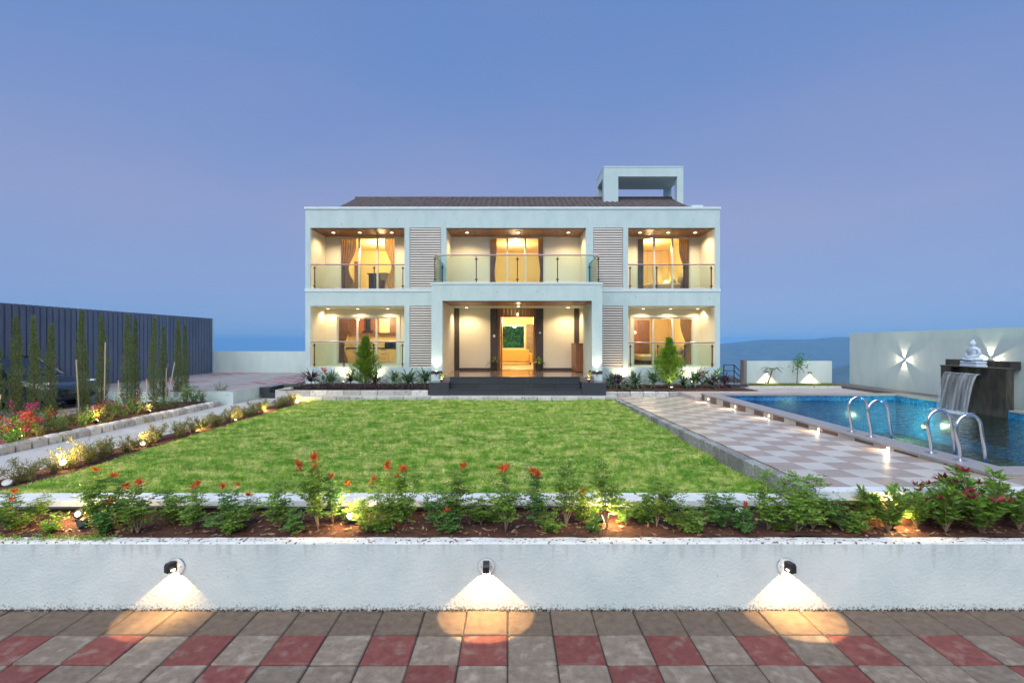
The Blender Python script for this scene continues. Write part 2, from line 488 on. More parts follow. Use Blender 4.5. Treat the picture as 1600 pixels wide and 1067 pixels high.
M['rim'] = mat('alloy_rim', (0.62, 0.64, 0.66), 0.25, metal=0.8)
M['headlight'] = mat('headlight_glass', (0.45, 0.48, 0.50), 0.12, metal=0.4)


def grassmat():
    m = bpy.data.materials.new('lawn_grass'); m.use_nodes = True
    n, l = m.node_tree.nodes, m.node_tree.links
    b = n['Principled BSDF']; o = n['Material Output']
    g = n.new('ShaderNodeNewGeometry')
    a = n.new('ShaderNodeTexNoise'); a.inputs['Scale'].default_value = 2.2; a.inputs['Detail'].default_value = 5; a.inputs['Roughness'].default_value = 0.65
    mp = n.new('ShaderNodeMapping'); mp.inputs['Scale'].default_value = (1, 1.5, 0)
    l.new(g.outputs['Position'], mp.inputs[0]); l.new(mp.outputs[0], a.inputs['Vector'])
    a2 = n.new('ShaderNodeTexNoise'); a2.inputs['Scale'].default_value = 9.0; a2.inputs['Detail'].default_value = 3; l.new(mp.outputs[0], a2.inputs['Vector'])
    mx = n.new('ShaderNodeMix'); mx.inputs[0].default_value = 0.45; l.new(a.outputs[0], mx.inputs[2]); l.new(a2.outputs[0], mx.inputs[3])
    r = n.new('ShaderNodeValToRGB'); cr = r.color_ramp
    cr.elements[0].position = 0.36; cr.elements[0].color = (0.10, 0.31, 0.035, 1)
    cr.elements[1].position = 0.65; cr.elements[1].color = (0.80, 0.74, 0.40, 1)
    e = cr.elements.new(0.47); e.color = (0.28, 0.50, 0.065, 1)
    e = cr.elements.new(0.55); e.color = (0.64, 0.70, 0.22, 1)
    l.new(mx.outputs[0], r.inputs[0])
    at = n.new('ShaderNodeAttribute'); at.attribute_name = 'shade'
    mr = n.new('ShaderNodeMapRange'); mr.inputs[3].default_value = 0.52; mr.inputs[4].default_value = 1.62
    l.new(at.outputs['Fac'], mr.inputs[0])
    h = n.new('ShaderNodeHueSaturation'); l.new(r.outputs[0], h.inputs['Color']); l.new(mr.outputs[0], h.inputs['Value'])
    l.new(h.outputs[0], b.inputs['Base Color']); b.inputs['Roughness'].default_value = 0.6; b.inputs['Specular IOR Level'].default_value = 0.25
    t = n.new('ShaderNodeBsdfTranslucent'); l.new(h.outputs[0], t.inputs[0])
    x = n.new('ShaderNodeMixShader'); x.inputs[0].default_value = 0.48
    l.new(b.outputs[0], x.inputs[1]); l.new(t.outputs[0], x.inputs[2]); l.new(x.outputs[0], o.inputs[0])
    return m


M['grass'] = grassmat()


def splashed(m, top):
    """mud splash along the foot and faint run marks below the top edge of the planter wall"""
    n, l = m.node_tree.nodes, m.node_tree.links
    b = n['Principled BSDF']; src = b.inputs['Base Color'].links[0].from_socket
    g = n.new('ShaderNodeNewGeometry'); sp = n.new('ShaderNodeSeparateXYZ'); l.new(g.outputs['Position'], sp.inputs[0])
    def layer(src, z0, z1, scale, stretch, col, lo, amt):
        mr = n.new('ShaderNodeMapRange'); mr.inputs[1].default_value = z0; mr.inputs[2].default_value = z1; mr.inputs[3].default_value = 0.30; mr.inputs[4].default_value = 0.0
        l.new(sp.outputs['Z'], mr.inputs[0])
        mp = n.new('ShaderNodeMapping'); mp.inputs['Scale'].default_value = stretch; l.new(g.outputs['Position'], mp.inputs[0])
        t = n.new('ShaderNodeTexNoise'); t.inputs['Scale'].default_value = scale; t.inputs['Detail'].default_value = 7; l.new(mp.outputs[0], t.inputs['Vector'])
        ad = n.new('ShaderNodeMath'); ad.operation = 'ADD'; l.new(t.outputs[0], ad.inputs[0]); l.new(mr.outputs[0], ad.inputs[1])
        m2 = n.new('ShaderNodeMapRange'); m2.inputs[1].default_value = lo; m2.inputs[2].default_value = lo + .12; m2.inputs[4].default_value = amt; l.new(ad.outputs[0], m2.inputs[0])
        x = n.new('ShaderNodeMixRGB'); x.inputs[2].default_value = (*col, 1); l.new(m2.outputs[0], x.inputs[0]); l.new(src, x.inputs[1])
        return x.outputs[0]
    o = layer(src, 0.0, 0.10, 55, (1, 1, 1), (0.28, 0.22, 0.17), 0.70, .75)
    o = layer(o, top, top - .30, 7, (2.2, 1, 0.22), (0.50, 0.50, 0.46), 0.74, .55)
    l.new(o, b.inputs['Base Color'])


splashed(M['wash'], 0.655)

WARM = (1.0, 0.70, 0.36)


def lamp(kind, loc, energy, parent=None, col=WARM, size=0.04, aim=None, cone=90, blend=0.15):
    ld = bpy.data.lights.new('light', kind)
    ld.energy = energy; ld.color = col
    ld.shadow_soft_size = size
    if kind == 'SPOT':
        ld.spot_size = R(cone); ld.spot_blend = blend
    o = bpy.data.objects.new('light', ld)
    C.objects.link(o)
    o.location = loc
    if aim is not None:
        o.rotation_euler = Vector(aim).to_track_quat('-Z', 'Y').to_euler()
    if parent is not None:
        o.parent = parent
        o.location = Vector(loc) - WL[parent.name]
    return o

# ================================================================== THE SETTING
PATH_Z, LAWN_Z = 0.68, 0.75


def deck_z(d):
    return 0.985 - (d - 6.0) * 0.0185


def axis(lim):
    a = list(np.arange(-64, 65, 4.0)) + [64 * 1.22 ** k for k in range(1, 30) if 64 * 1.22 ** k < lim] + [lim]
    a += [-64 * 1.22 ** k for k in range(1, 30) if 64 * 1.22 ** k < lim] + [-lim]
    return np.array(sorted(a))


ax, ay = axis(12000), axis(12000)
GX, GY = np.meshgrid(ax, ay)
dx = np.maximum(np.maximum(-24 - GX, GX - 16), 0); dy = np.maximum(np.maximum(-16 - GY, GY - 48), 0)
dd = np.hypot(dx, dy)
GZ = -0.08 - 330 * (1 - np.exp(-dd / 420.0)) - 4 * np.minimum(dd / 40, 1)
GZ += np.where(dd > 30, 8 * np.sin(GX / 170.0) * np.cos(GY / 130.0) * np.minimum(dd / 400, 1), 0)
nx, ny = len(ax), len(ay)
idx = np.arange(nx * ny).reshape(ny, nx)
quads = np.stack([idx[:-1, :-1], idx[:-1, 1:], idx[1:, 1:], idx[1:, :-1]], -1).reshape(-1, 4)
struct(link('terrain', arrays_mesh('terrain', np.stack([GX, GY, GZ], -1).reshape(-1, 3), quads, M['terrain'], smooth=True)))


def hill(name, crest, dist, depth, seed, rough):
    xs = np.linspace(crest[0][0], crest[-1][0], 160)
    ys = np.interp(xs, [c[0] for c in crest], [c[1] for c in crest])
    r2 = np.random.default_rng(seed)
    jag = np.convolve(r2.normal(0, 1, 164), np.ones(5) / 5, 'valid')
    rows = []
    for t in np.linspace(-1, 1, 21):
        Y = dist + t * depth
        X = (xs - 797) * dist / F
        top = EYE - (ys - 532) * dist / F + jag * rough
        gully = np.sin(X / 140 + 5 * t + seed) * 25 * abs(t) * (1 - abs(t)) * 4
        prof = (1 - abs(t)) ** 0.8
        rows.append(np.stack([X, np.full_like(X, Y) + 40 * np.sin(X / 210), -345 + (top + 345) * prof + gully * 0.6], -1))
    V = np.array(rows); n, m = V.shape[:2]
    ii = np.arange(n * m).reshape(n, m)
    q = np.stack([ii[:-1, :-1], ii[:-1, 1:], ii[1:, 1:], ii[1:, :-1]], -1).reshape(-1, 4)
    return struct(link(name, arrays_mesh(name, V.reshape(-1, 3), q, M['terrain'], smooth=True)))


hill('hill', [(60, 640), (477, 580), (800, 556), (1000, 545), (1128, 537), (1206, 530.5), (1275, 530), (1306, 526), (1340, 527.5), (1500, 521), (1800, 528), (2300, 560)], 3000, 1000, 3, 2.2)
hill('hill', [(1000, 640), (1190, 598), (1290, 574), (1327, 566), (1450, 552), (1700, 548), (2100, 590)], 1600, 420, 5, 1.6)

# ---- front paving
TS = 0.40
WALL_Y = 4.755
pv = struct(MB().box(-9, 9, WALL_Y - 6 * 0.398 - 3, WALL_Y + 0.05, -0.09, -0.012).build('patio_paving', M['paver_bed']))


def paver_mesh(name, m, seed):
    r = random.Random(seed)
    b = MB(); h = TS / 2 - 0.0055
    c = 0.009
    j = [r.uniform(-0.003, 0.003) for _ in range(8)]
    b.cbox(-h + j[0] * .5, h + j[1] * .5, -h + j[2] * .5, h + j[3] * .5, -0.05, 0, c)
    return b.mesh(name, m)


PM = {k: [paver_mesh('paver', M[k], s) for s in range(4)] for k in ('paver', 'paver_row', 'paver_red')}
r1 = random.Random(4)
for j in range(6):
    for i in range(-16, 16):
        red = (j == 1 and i % 2 == 1) or (j == 2 and i % 4 == 2) or (j >= 3 and (i + 2 * j) % 4 == 1)
        kind = 'paver_red' if red else ('paver_row' if j == 0 else 'paver')
        o = link('paver', PM[kind][r1.randrange(4)], pv, False,
                 (-0.018 + TS * (i + 0.5), WALL_Y - 0.398 * (j + 0.5) + 0.001, r1.uniform(-0.004, 0.003)))
        o.rotation_euler = (r1.uniform(-.012, .012), r1.uniform(-.012, .012), r1.uniform(-.005, .005) + (math.pi if r1.random() < .5 else 0))

# ---- planter wall in front
def ribbon_wall(x0, x1, y0, y1, z0, z1, step=0.12, amp=0.004, seed=1):
    r = random.Random(seed); b = MB()
    xs = [x0 + (x1 - x0) * k / int((x1 - x0) / step) for k in range(int((x1 - x0) / step) + 1)]
    prof = []
    for x in xs:
        e = lambda s=1.0: r.uniform(-amp, amp) * s
        prof.append([(x, y0 + e(.3), z0), (x, y0 + e(.5), z0 + (z1 - z0) * .5), (x, y0 + e(.6), z1 - 0.018), (x, y0 + 0.012 + e(.5), z1 - 0.002 + e()),
                     (x, y1 - 0.015 + e(), z1 + e()), (x, y1 + e(2), z1 - 0.02), (x, y1, z0)])
    for p, q in zip(prof[:-1], prof[1:]):
        for k in range(len(p) - 1):
            b.cm = 1 if k >= 2 else 0
            b.face([p[k], q[k], q[k + 1], p[k + 1]])
    b.cm = 0
    b.face(prof[0][::-1]); b.face(prof[-1])
    return b


PW = 0.655
o = ribbon_wall(-9, 9, WALL_Y, 4.886, -0.06, PW, seed=3).build('planter_wall', [M['wash'], M['wash_top']])
tag(o, 'long whitewashed planter wall with three lamps along the foreground paving', 'wall')
# crumbly mortar line where the wall meets the paving
r2 = np.random.default_rng(5)
n = 2600
P = np.stack([r2.uniform(-6.5, 6.5, n), WALL_Y - np.abs(r2.normal(0, 0.011, n)), r2.uniform(0.0, 0.010, n) + 0.012 * (r2.random(n) < .12)], -1)
S = r2.uniform(0.003, 0.010, n)
T4 = np.array([[1, 0, -.6], [-.5, .87, -.6], [-.5, -.87, -.6], [0, 0, .8]])
V = (P[:, None, :] + T4[None] * S[:, None, None]).reshape(-1, 3)
b4 = np.arange(n)[:, None, None] * 4
Fq = (b4 + np.array([[0, 1, 3], [1, 2, 3], [2, 0, 3]])[None]).reshape(-1, 3)
tag(link('grit', arrays_mesh('grit', V, Fq, M['paver_bed'])), 'dark crumbled grit along the foot of the planter wall', 'grit', kind='stuff')


def soil_patch(name, x0, x1, y0, y1, z, amp, seed, step=0.06, edge=0.0, base=None):
    r = np.random.default_rng(seed)
    nx_ = max(4, int((x1 - x0) / step)); ny_ = max(4, int((y1 - y0) / step))
    X, Y = np.meshgrid(np.linspace(x0, x1, nx_), np.linspace(y0, y1, ny_))
    Zs = np.zeros_like(X)
    for k in range(14):
        f = r.uniform(2, 18); a = r.uniform(0, 6.28); ph = r.uniform(0, 6.28)
        Zs += np.sin((X * math.cos(a) + Y * math.sin(a)) * f + ph) / (1 + f * .25)
    Zs = z + amp * Zs / 2.0 + r.normal(0, amp * .22, X.shape)
    e = np.minimum(1, np.minimum(Y - y0, y1 - Y) / 0.12)
    Zs = Zs - edge * (1 - np.clip(e, 0, 1))
    ii = np.arange(nx_ * ny_).reshape(ny_, nx_)
    q = np.stack([ii[:-1, :-1], ii[:-1, 1:], ii[1:, 1:], ii[1:, :-1]], -1).reshape(-1, 4)
    return struct(link(name, arrays_mesh(name, np.stack([X, Y, Zs], -1).reshape(-1, 3), q, M['soil'], smooth=True)))


soil_patch('planter_soil', -9, 9, 4.884, 5.66, 0.645, 0.018, 8, step=0.045)
# ---- lawn
LX0, LX1, LY0, LY1 = -6.14, 3.19, 5.93, 15.15
o = MB().box(-9.0, 3.205, 5.64, 5.945, 0.70, 0.765).build('kerb', M['kerb_white']); struct(o)
struct(MB().box(-9.0, 3.2, 5.655, 5.93, 0.0, 0.699).build('kerb_footing', M['soil']))
tagk = o
o = MB().box(3.21, 9.0, 5.24, 5.425, 0.90, deck_z(5.43) - .004).build('kerb', M['kerb_white']); struct(o)
struct(MB().box(3.215, 9.0, 5.255, 5.40, 0.0, 0.899).build('kerb_footing', M['soil']))
struct(MB().box(LX0 - .02, LX1 + .01, LY0, LY1 + .02, 0.0, LAWN_Z - 0.012).build('lawn_ground', M['lawn_soil']))


def grass(nt, seed, per=6):
    r = np.random.default_rng(seed)
    u = r.random(nt)                                   # more tufts near the camera
    ty = LY0 + (LY1 - LY0) * u ** 1.45
    tx = r.uniform(LX0 - .02, LX1 - 0.01, nt)
    tone = np.clip(r.normal(.5, .26, nt), 0, 1); tl = r.uniform(0, 2 * np.pi, nt); th = r.uniform(.75, 1.3, nt)
    n = nt * per
    rep = lambda a: np.repeat(a, per)
    sp = 0.009 + 0.0013 * rep(ty)
    x = np.clip(rep(tx) + r.normal(0, 1, n) * sp, LX0 - .03, LX1 - .005); y = np.clip(rep(ty) + r.normal(0, 1, n) * sp, LY0 + .004, LY1)
    h = r.uniform(0.024, 0.054, n) * rep(th) * (0.9 + 0.4 * np.sin(x * 1.9 + 1.3 * np.sin(y * 1.2)) * np.sin(y * 2.3 + np.sin(x * .9)))
    h *= np.where((x > LX1 - 0.12) | (y > LY1 - .15), 1.5, 1.0)
    w = r.uniform(0.0024, 0.0044, n) * (0.75 + y / 11.0)
    a = r.uniform(0, 2 * np.pi, n); lean = r.uniform(0.25, 1.25, n) * h
    bx, by = np.cos(a), np.sin(a)
    la = rep(tl) + r.normal(0, .7, n)
    z0 = np.full(n, LAWN_Z - 0.014)
    p0 = np.stack([x - bx * w, y - by * w, z0], -1)
    p1 = np.stack([x + bx * w, y + by * w, z0], -1)
    p2 = np.stack([x + np.cos(la) * lean, y + np.sin(la) * lean, z0 + h], -1)
    V = np.stack([p0, p1, p2], 1).reshape(-1, 3)
    me = arrays_mesh('lawn_grass', V, np.arange(3 * n).reshape(n, 3), M['grass'])
    at = me.attributes.new('shade', 'FLOAT', 'FACE')
    at.data.foreach_set('value', np.clip(rep(tone) + r.normal(0, .10, n), 0, 1).astype(np.float32))
    return tag(link('lawn_grass', me), 'bright green mown lawn in front of the house', 'grass', kind='stuff')


grass(105000, 2)

# ---- kerb stones
def stone_mesh(w, d, h, c, m, name='kerb_stone'):
    return MB().cbox(-w / 2, w / 2, -d / 2, d / 2, -h, 0, c).mesh(name, m)


def kerb_run(core, p0, p1, length, width, top, height, m, cham=0.012, seed=1, zfun=None):
    """stones laid from p0 to p1 (x,y), children of the kerb structure"""
    r = random.Random(seed)
    a = Vector((p0[0], p0[1], 0)); b = Vector((p1[0], p1[1], 0)); L = (b - a).length; t = (b - a) / L
    k = max(1, round(L / length)); s = L / k
    mv = [stone_mesh(s - 0.008 - 0.004 * q, width - 0.004 * q, height, cham, m) for q in range(3)]
    rz = math.atan2(t.y, t.x)
    for i in range(k):
        c = a + t * s * (i + .5)
        z = (zfun(c.y) if zfun else top) + r.uniform(-.004, .004)
        o = link('kerb_stone', mv[r.randrange(3)], core, False, (c.x + r.uniform(-.003, .003), c.y + r.uniform(-.003, .003), z))
        o.rotation_euler = (r.uniform(-.01, .01), 0, rz + r.uniform(-.008, .008))


k1 = struct(MB().box(3.215, 3.33, 5.43, 15.15, 0, 0.70).build('kerb', M['mortar']))
kerb_run(k1, (3.275, 5.44), (3.275, 15.16), 0.26, 0.15, 0, 0.34, M['kerbstone'], 0.008, 2, lambda y: deck_z(y) - 0.004)
k2 = struct(MB().box(-6.6, 3.3, 15.19, 15.30, 0, 0.78).build('kerb', M['mortar']))
kerb_run(k2, (-6.6, 15.245), (3.34, 15.245), 0.42, 0.15, 0.865, 0.22, M['kerbpale'], 0.008, 3)
k3 = struct(MB().box(-8.68, -8.53, 5.5, 14.45, 0, 0.76).build('kerb', M['mortar']))
kerb_run(k3, (-8.60, 5.5), (-8.60, 14.5), 0.30, 0.20, 0.84, 0.30, M['kerbpale'], 0.035, 4)
k4 = struct(MB().box(-6.9, -2.62, 15.80, 15.90, 0, 0.92).build('kerb', M['mortar']))
kerb_run(k4, (-6.95, 15.85), (-2.62, 15.85), 0.55, 0.16, 1.00, 0.24, M['kerbpale'], 0.012, 5)
k5 = struct(MB().box(3.1, 8.1, 16.12, 16.22, 0, 0.86).build('kerb', M['mortar']))
kerb_run(k5, (3.09, 16.17), (8.15, 16.17), 0.42, 0.16, 0.925, 0.22, M['kerbpale'], 0.02, 6)

# ---- paving between lawn and house, path on the left
struct(MB().box(-6.95, 3.34, 15.322, 19.0, 0.0, 0.852).build('house_apron', M['concrete']))
pa = MB()
pa.face([(-8.5, 5.0, PATH_Z), (-6.80, 5.0, PATH_Z), (-6.80, 15.9, PATH_Z), (-8.5, 15.9, PATH_Z)])
pa.box(-6.93, -6.83, 5.0, 15.2, 0.3, PATH_Z + 0.02)
struct(pa.build('path', M['concrete']))
pb = struct(MB().box(-8.36, -6.97, 14.0, 17.4, 0.2, PATH_Z + 0.004).build('path', M['concrete']))
soil_patch('hedge_soil', -6.84, -6.12, 5.6, 15.3, 0.735, 0.012, 12)
soil_patch('garden_soil', -10.75, -8.64, 5.3, 14.7, 0.78, 0.022, 13, step=0.09)
struct(MB().box(-24, -10.7, 3.0, 14.79, -0.05, 0.74).build('driveway', M['driveway']))


def checkerdrive():
    m = mat('platform_paver', (0.30, 0.28, 0.28), 0.75, (0.37, 0.35, 0.35), 2.5, bump=0.3)
    n, l = m.node_tree.nodes, m.node_tree.links
    b = n['Principled BSDF']; src = b.inputs['Base Color'].links[0].from_socket
    g = n.new('ShaderNodeNewGeometry')
    br = n.new('ShaderNodeTexBrick'); br.offset = 0.0
    br.inputs['Color1'].default_value = (0.9, 0.9, 0.9, 1); br.inputs['Color2'].default_value = (1.1, 1.06, 1.04, 1); br.inputs['Mortar'].default_value = (0.35, 0.33, 0.32, 1)
    br.inputs['Scale'].default_value = 1.0; br.inputs['Brick Width'].default_value = 0.4; br.inputs['Row Height'].default_value = 0.4; br.inputs['Mortar Size'].default_value = 0.008
    l.new(g.outputs['Position'], br.inputs['Vector'])
    ch = n.new('ShaderNodeTexNoise'); ch.inputs['Scale'].default_value = 0.35
    l.new(g.outputs['Position'], ch.inputs['Vector'])
    wv = n.new('ShaderNodeTexChecker'); wv.inputs['Scale'].default_value = 2.5
    wv.inputs['Color1'].default_value = (0, 0, 0, 1); wv.inputs['Color2'].default_value = (1, 1, 1, 1)
    l.new(g.outputs['Position'], wv.inputs['Vector'])
    mr = n.new('ShaderNodeMapRange'); mr.inputs[1].default_value = 0.52; mr.inputs[2].default_value = 0.60; l.new(ch.outputs[0], mr.inputs[0])
    mm = n.new('ShaderNodeMath'); mm.operation = 'MULTIPLY'; l.new(wv.outputs['Fac'], mm.inputs[0]); l.new(mr.outputs[0], mm.inputs[1])
    x = n.new('ShaderNodeMixRGB'); x.inputs[2].default_value = (0.34, 0.12, 0.14, 1); l.new(mm.outputs[0], x.inputs[0]); l.new(src, x.inputs[1])
    y = n.new('ShaderNodeMixRGB'); y.blend_type = 'MULTIPLY'; y.inputs[0].default_value = 1; l.new(x.outputs[0], y.inputs[1]); l.new(br.outputs[0], y.inputs[2])
    l.new(y.outputs[0], b.inputs['Base Color'])
    return m


M['platform'] = checkerdrive()
M['driveway2'] = M['platform']
pl = MB()
pl.cm = 0
pl.face([(-14.8, 14.80, 1.06), (-8.32, 14.80, 1.06), (-8.32, 17.4, 1.06), (-7.70, 17.4, 1.06), (-7.70, 24, 1.06), (-14.8, 24, 1.06)])
pl.cm = 1
pl.face([(-14.8, 14.80, 0.3), (-8.32, 14.80, 0.3), (-8.32, 14.80, 1.06), (-14.8, 14.80, 1.06)])
pl.face([(-8.32, 14.80, 0.3), (-8.32, 17.4, 0.3), (-8.32, 17.4, 1.06), (-8.32, 14.80, 1.06)])
struct(pl.build('driveway', [M['platform'], M['plaster']]))
for ob in bpy.data.objects:
    if ob.name == 'driveway': ob.data.materials[0] = M['platform']

# side steps up to the drive
st = thing('garden_steps', 'two dark granite side steps from the path up to the drive', 'steps', (-8.0, 16.6, PATH_Z))
MB().box(-8.31, -7.62, 16.35, 17.38, 0.5, 0.87).build('step', M['granite'], st)
MB().box(-8.31, -7.98, 16.35, 17.38, 0.873, 1.055).build('step', M['granite'], st)
struct(MB().box(-7.60, -6.97, 15.95, 18.5, 0.3, 1.0).build('bed_edge', M['concrete']))

# ---- pool deck tiles
DT = 0.385
dk = MB()
for (y0, y1) in ((5.44, 16.2),):
    dk.face([(3.22, y0, deck_z(y0) - .03), (5.69, y0, deck_z(y0) - .03), (5.69, y1, deck_z(y1) - .03), (3.22, y1, deck_z(y1) - .03)])
    dk.face([(5.69, 5.44, deck_z(5.44) - .03), (9.0, 5.44, deck_z(5.44) - .03), (9.0, 5.82, deck_z(5.82) - .03), (5.69, 5.82, deck_z(5.82) - .03)])
    dk.face([(5.69, 14.67, deck_z(14.67) - .03), (8.6, 14.67, deck_z(14.67) - .03), (8.6, y1, deck_z(y1) - .03), (5.69, y1, deck_z(y1) - .03)])
dk = struct(dk.build('pool_deck', M['mortar']))
TM = {}


def tile_mesh(w, d, m):
    k = (round(w, 3), round(d, 3), m.name)
    if k not in TM:
        TM[k] = MB().cbox(-w / 2, w / 2, -d / 2, d / 2, -0.02, 0, 0.0018).mesh('deck_tile', m)
    return TM[k]


rd = random.Random(9)
for j in range(-1, 26):   # rows from the planter to the house
    yc0 = 6.2 + DT * (j - 1); yc1 = yc0 + DT
    yc0 = max(yc0, 5.43)
    if yc1 - yc0 < .05: continue
    for i in range(-3, 13 if j < 1 else 9):
        x0, x1 = 4.15 + DT * i, 4.15 + DT * (i + 1)
        x0 = max(x0, 3.355)
        ym = (yc0 + yc1) / 2
        if 5.6 < yc0 < 14.62:
            x1 = min(x1, 5.695)
        if x1 - x0 < .05: continue
        m = M['tile_pink'] if (i + j) % 2 == 1 else M['tile_pale']
        o = link('deck_tile', tile_mesh(x1 - x0 - .004, yc1 - yc0 - .004, m), dk, False, ((x0 + x1) / 2, ym, deck_z(ym) + rd.uniform(-.001, .001)))
        o.rotation_euler = (math.atan(-0.0185), 0, 0)
struct(MB().box(5.5, 12.38, 14.66, 19.5, 0.0, 0.93).build('rear_terrace', mat('terrace_tile', (0.44, 0.38, 0.35), 0.5, (0.52, 0.46, 0.43), 2)))

# ---- boundary walls
BW_Y = 23.6
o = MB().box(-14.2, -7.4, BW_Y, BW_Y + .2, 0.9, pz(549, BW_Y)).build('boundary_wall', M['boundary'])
tag(o, 'low pale plaster wall closing the drive behind the house', 'wall')
WX = 12.4
b = MB()
b.face([(WX, 9.0, 0.3), (WX, 18.0, 0.3), (WX, 18.0, 2.86), (WX, 9.0, 2.94)][::-1])
b.v = []; b.f = []; b.m = []
b.v += [(WX, 9.0, .3), (WX + .2, 9.0, .3), (WX + .2, 18.0, .3), (WX, 18.0, .3), (WX, 9.0, 2.96), (WX + .2, 9.0, 2.96), (WX + .2, 18.0, 2.86), (WX, 18.0, 2.86)]
for q in ((0, 3, 2, 1), (4, 5, 6, 7), (0, 1, 5, 4), (1, 2, 6, 5), (2, 3, 7, 6), (3, 0, 4, 7)):
    b.f.append(q); b.m.append(0)
tag(b.build('boundary_wall', M['boundary']), 'tall pale plaster wall beside the pool behind the waterfall', 'wall')
gw = thing('garden_wall', 'low pale wall with two small lamps behind the far pool end', 'wall', (10.4, 18.45, .9))
MB().box(px(1166, 18.4), px(1300, 18.4), 18.4, 18.6, 0.7, pz(564, 18.4)).build('wall', M['boundary'], gw)
MB().box(px(1162, 18.36), px(1166, 18.4) - .002, 18.36, 18.62, 0.7, pz(562.5, 18.36)).build('pier', mat('dark_pier', (0.2, 0.17, 0.15), .7), gw)
struct(MB().box(8.4, 12.36, 17.30, 17.42, 0.6, 1.00).build('kerb', M['kerbpale']))
soil_patch('rear_bed', 8.7, 12.3, 17.42, 18.39, 0.985, 0.015, 21)
tag(MB().box(px(1135, 18), px(1168, 18), 17.7, 18.1, .8, pz(600, 18)).build('threshold_step', M['granite']), 'dark stone threshold beside the black stair railing', 'step')
r = np.random.default_rng(31)
n = 5000
x = r.uniform(8.8, 12.2, n); y = r.uniform(17.45, 18.35, n); a = r.uniform(0, 6.28, n); h = r.uniform(.03, .08, n)
V = np.stack([np.stack([x - .006, y, np.full(n, .97)], -1), np.stack([x + .006, y, np.full(n, .97)], -1), np.stack([x + .5 * h * np.cos(a), y + .5 * h * np.sin(a), .98 + h], -1)], 1).reshape(-1, 3)
me = arrays_mesh('bed_grass', V, np.arange(3 * n).reshape(n, 3), M['hedge'])
tag(link('bed_grass', me), 'rough short grass under the low garden wall', 'grass', kind='stuff')

# ---- stair railing on the right of the house
rl = thing('stair_railing', 'black metal stair railing at the right corner of the house', 'railing', (8.6, 19.0, .93))
D_ = 19.0
for x in (1131, 1147):
    MB().tube([(px(x, D_), D_, .9), (px(x, D_), D_, pz(570, D_))], .02, 6).build('post', M['black_paint'], rl)
MB().tube([(px(1163, D_), D_ + .3, .3), (px(1163, D_), D_ + .3, pz(583, D_))], .02, 6).build('post', M['black_paint'], rl)
for y in (570, 579, 588):
    MB().tube([(px(1131, D_), D_, pz(y, D_)), (px(1147, D_), D_, pz(y, D_)), (px(1164, D_), D_ + .3, pz(y + 12.5, D_))], .016, 6).build('rail', M['black_paint'], rl)

# ---- sheet metal fence
fe = thing('metal_fence', 'tall blue-grey corrugated metal fence along the drive', 'fence', (-14.3, 17, .7))
FX, FT = -14.3, 3.66
y = 11.0
while y < 23.2:
    b = MB()
    pts = []
    for k in range(5):
        y0 = y + .212 * k
        pts += [(FX, y0), (FX, y0 + .15), (FX - .042, y0 + .160), (FX - .042, y0 + .200)]
    pts.append((FX, y + 1.06))
    for p, q in zip(pts[:-1], pts[1:]):
        b.face([(p[0], p[1], .5), (p[0], p[1], FT), (q[0], q[1], FT), (q[0], q[1], .5)])
    sh = b.build('sheet', M['fence'], fe); sh.location.x += .006 * (int(y * 10) % 2)
    y += 1.06
MB().box(FX - .12, FX - .06, 11, 23.5, FT - .5, FT - .44).build('rail', M['black_paint'], fe)
MB().box(FX - .05, FX + .012, 23.66, 23.71, .9, FT).build('end_trim', M['boundary'], fe)
#@@HOUSE

# ================================================================== THE HOUSE
HY, BY, RY = 18.5, 20.0, 27.5            # front face, balcony back wall, rear face
hx = lambda x: px(x, HY); hz = lambda y: pz(y, HY)
bx_ = lambda x: px(x, BY); bz_ = lambda y: pz(y, BY)
PY = 16.5
qx = lambda x: px(x, PY); qz = lambda y: pz(y, PY)
X0, X1 = hx(477), hx(1125)
XL = (hx(485), hx(632)); XC = (hx(697), hx(916)); XR = (hx(981.5), hx(1117.5))
TOP, OPT = hz(327), hz(356)               # parapet, top of upper openings
SL, GT = hz(451), hz(478)                 # upper sill level, top of ground openings
GS, GB = hz(573.5), 0.6                   # ground sill, base
FLR = 1.40
house = thing('house', 'two-storey white house with balconies, louvres and a lit porch', 'house', (0.1, HY, .85))
b = MB()
b.box(X0, XL[0], HY, RY, GB, TOP - .003)                       # left flank
b.box(XR[1], X1, HY, RY, GB, TOP - .003)                       # right flank
b.box(XL[0], XR[1], HY, BY, OPT, TOP - .003)                   # top band
b.box(XL[0], XR[1], HY, BY, GT, SL - .10)                     # middle band
b.box(XL[0], XL[1], HY, BY, GB, GS)
b.box(XR[0], XR[1], HY, BY, GB, GS)
# piers with louvre recess
for (a, c, la, lc) in ((632, 697, 640, 689), (916, 981.5, 927, 973.5)):
    b.box(hx(a), hx(la), HY, BY, SL - .10, OPT); b.box(hx(lc), hx(c), HY, BY, SL - .10, OPT)
    b.box(hx(la), hx(lc), HY + .16, BY, SL - .10, OPT)
    b.box(hx(a), hx(la), HY, BY, GS - .02, GT); b.box(hx(lc), hx(c), HY, BY, GS - .02, GT)
    b.box(hx(la), hx(lc), HY + .16, BY, GS - .02, GT)
    b.box(hx(a), hx(c), HY, BY, GB, GS - .02)
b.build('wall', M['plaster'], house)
MB().box(X0 - .03, X1 + .03, HY - .03, RY, TOP, TOP + .085).build('parapet_coping', M['coping'], house)
for (a, c) in ((X0 - .015, qx(674) - .0), (qx(941), X1 + .015)):
    MB().box(a, c, HY - .022, HY + .3, SL - .115, SL).build('string_course', M['coping'], house)
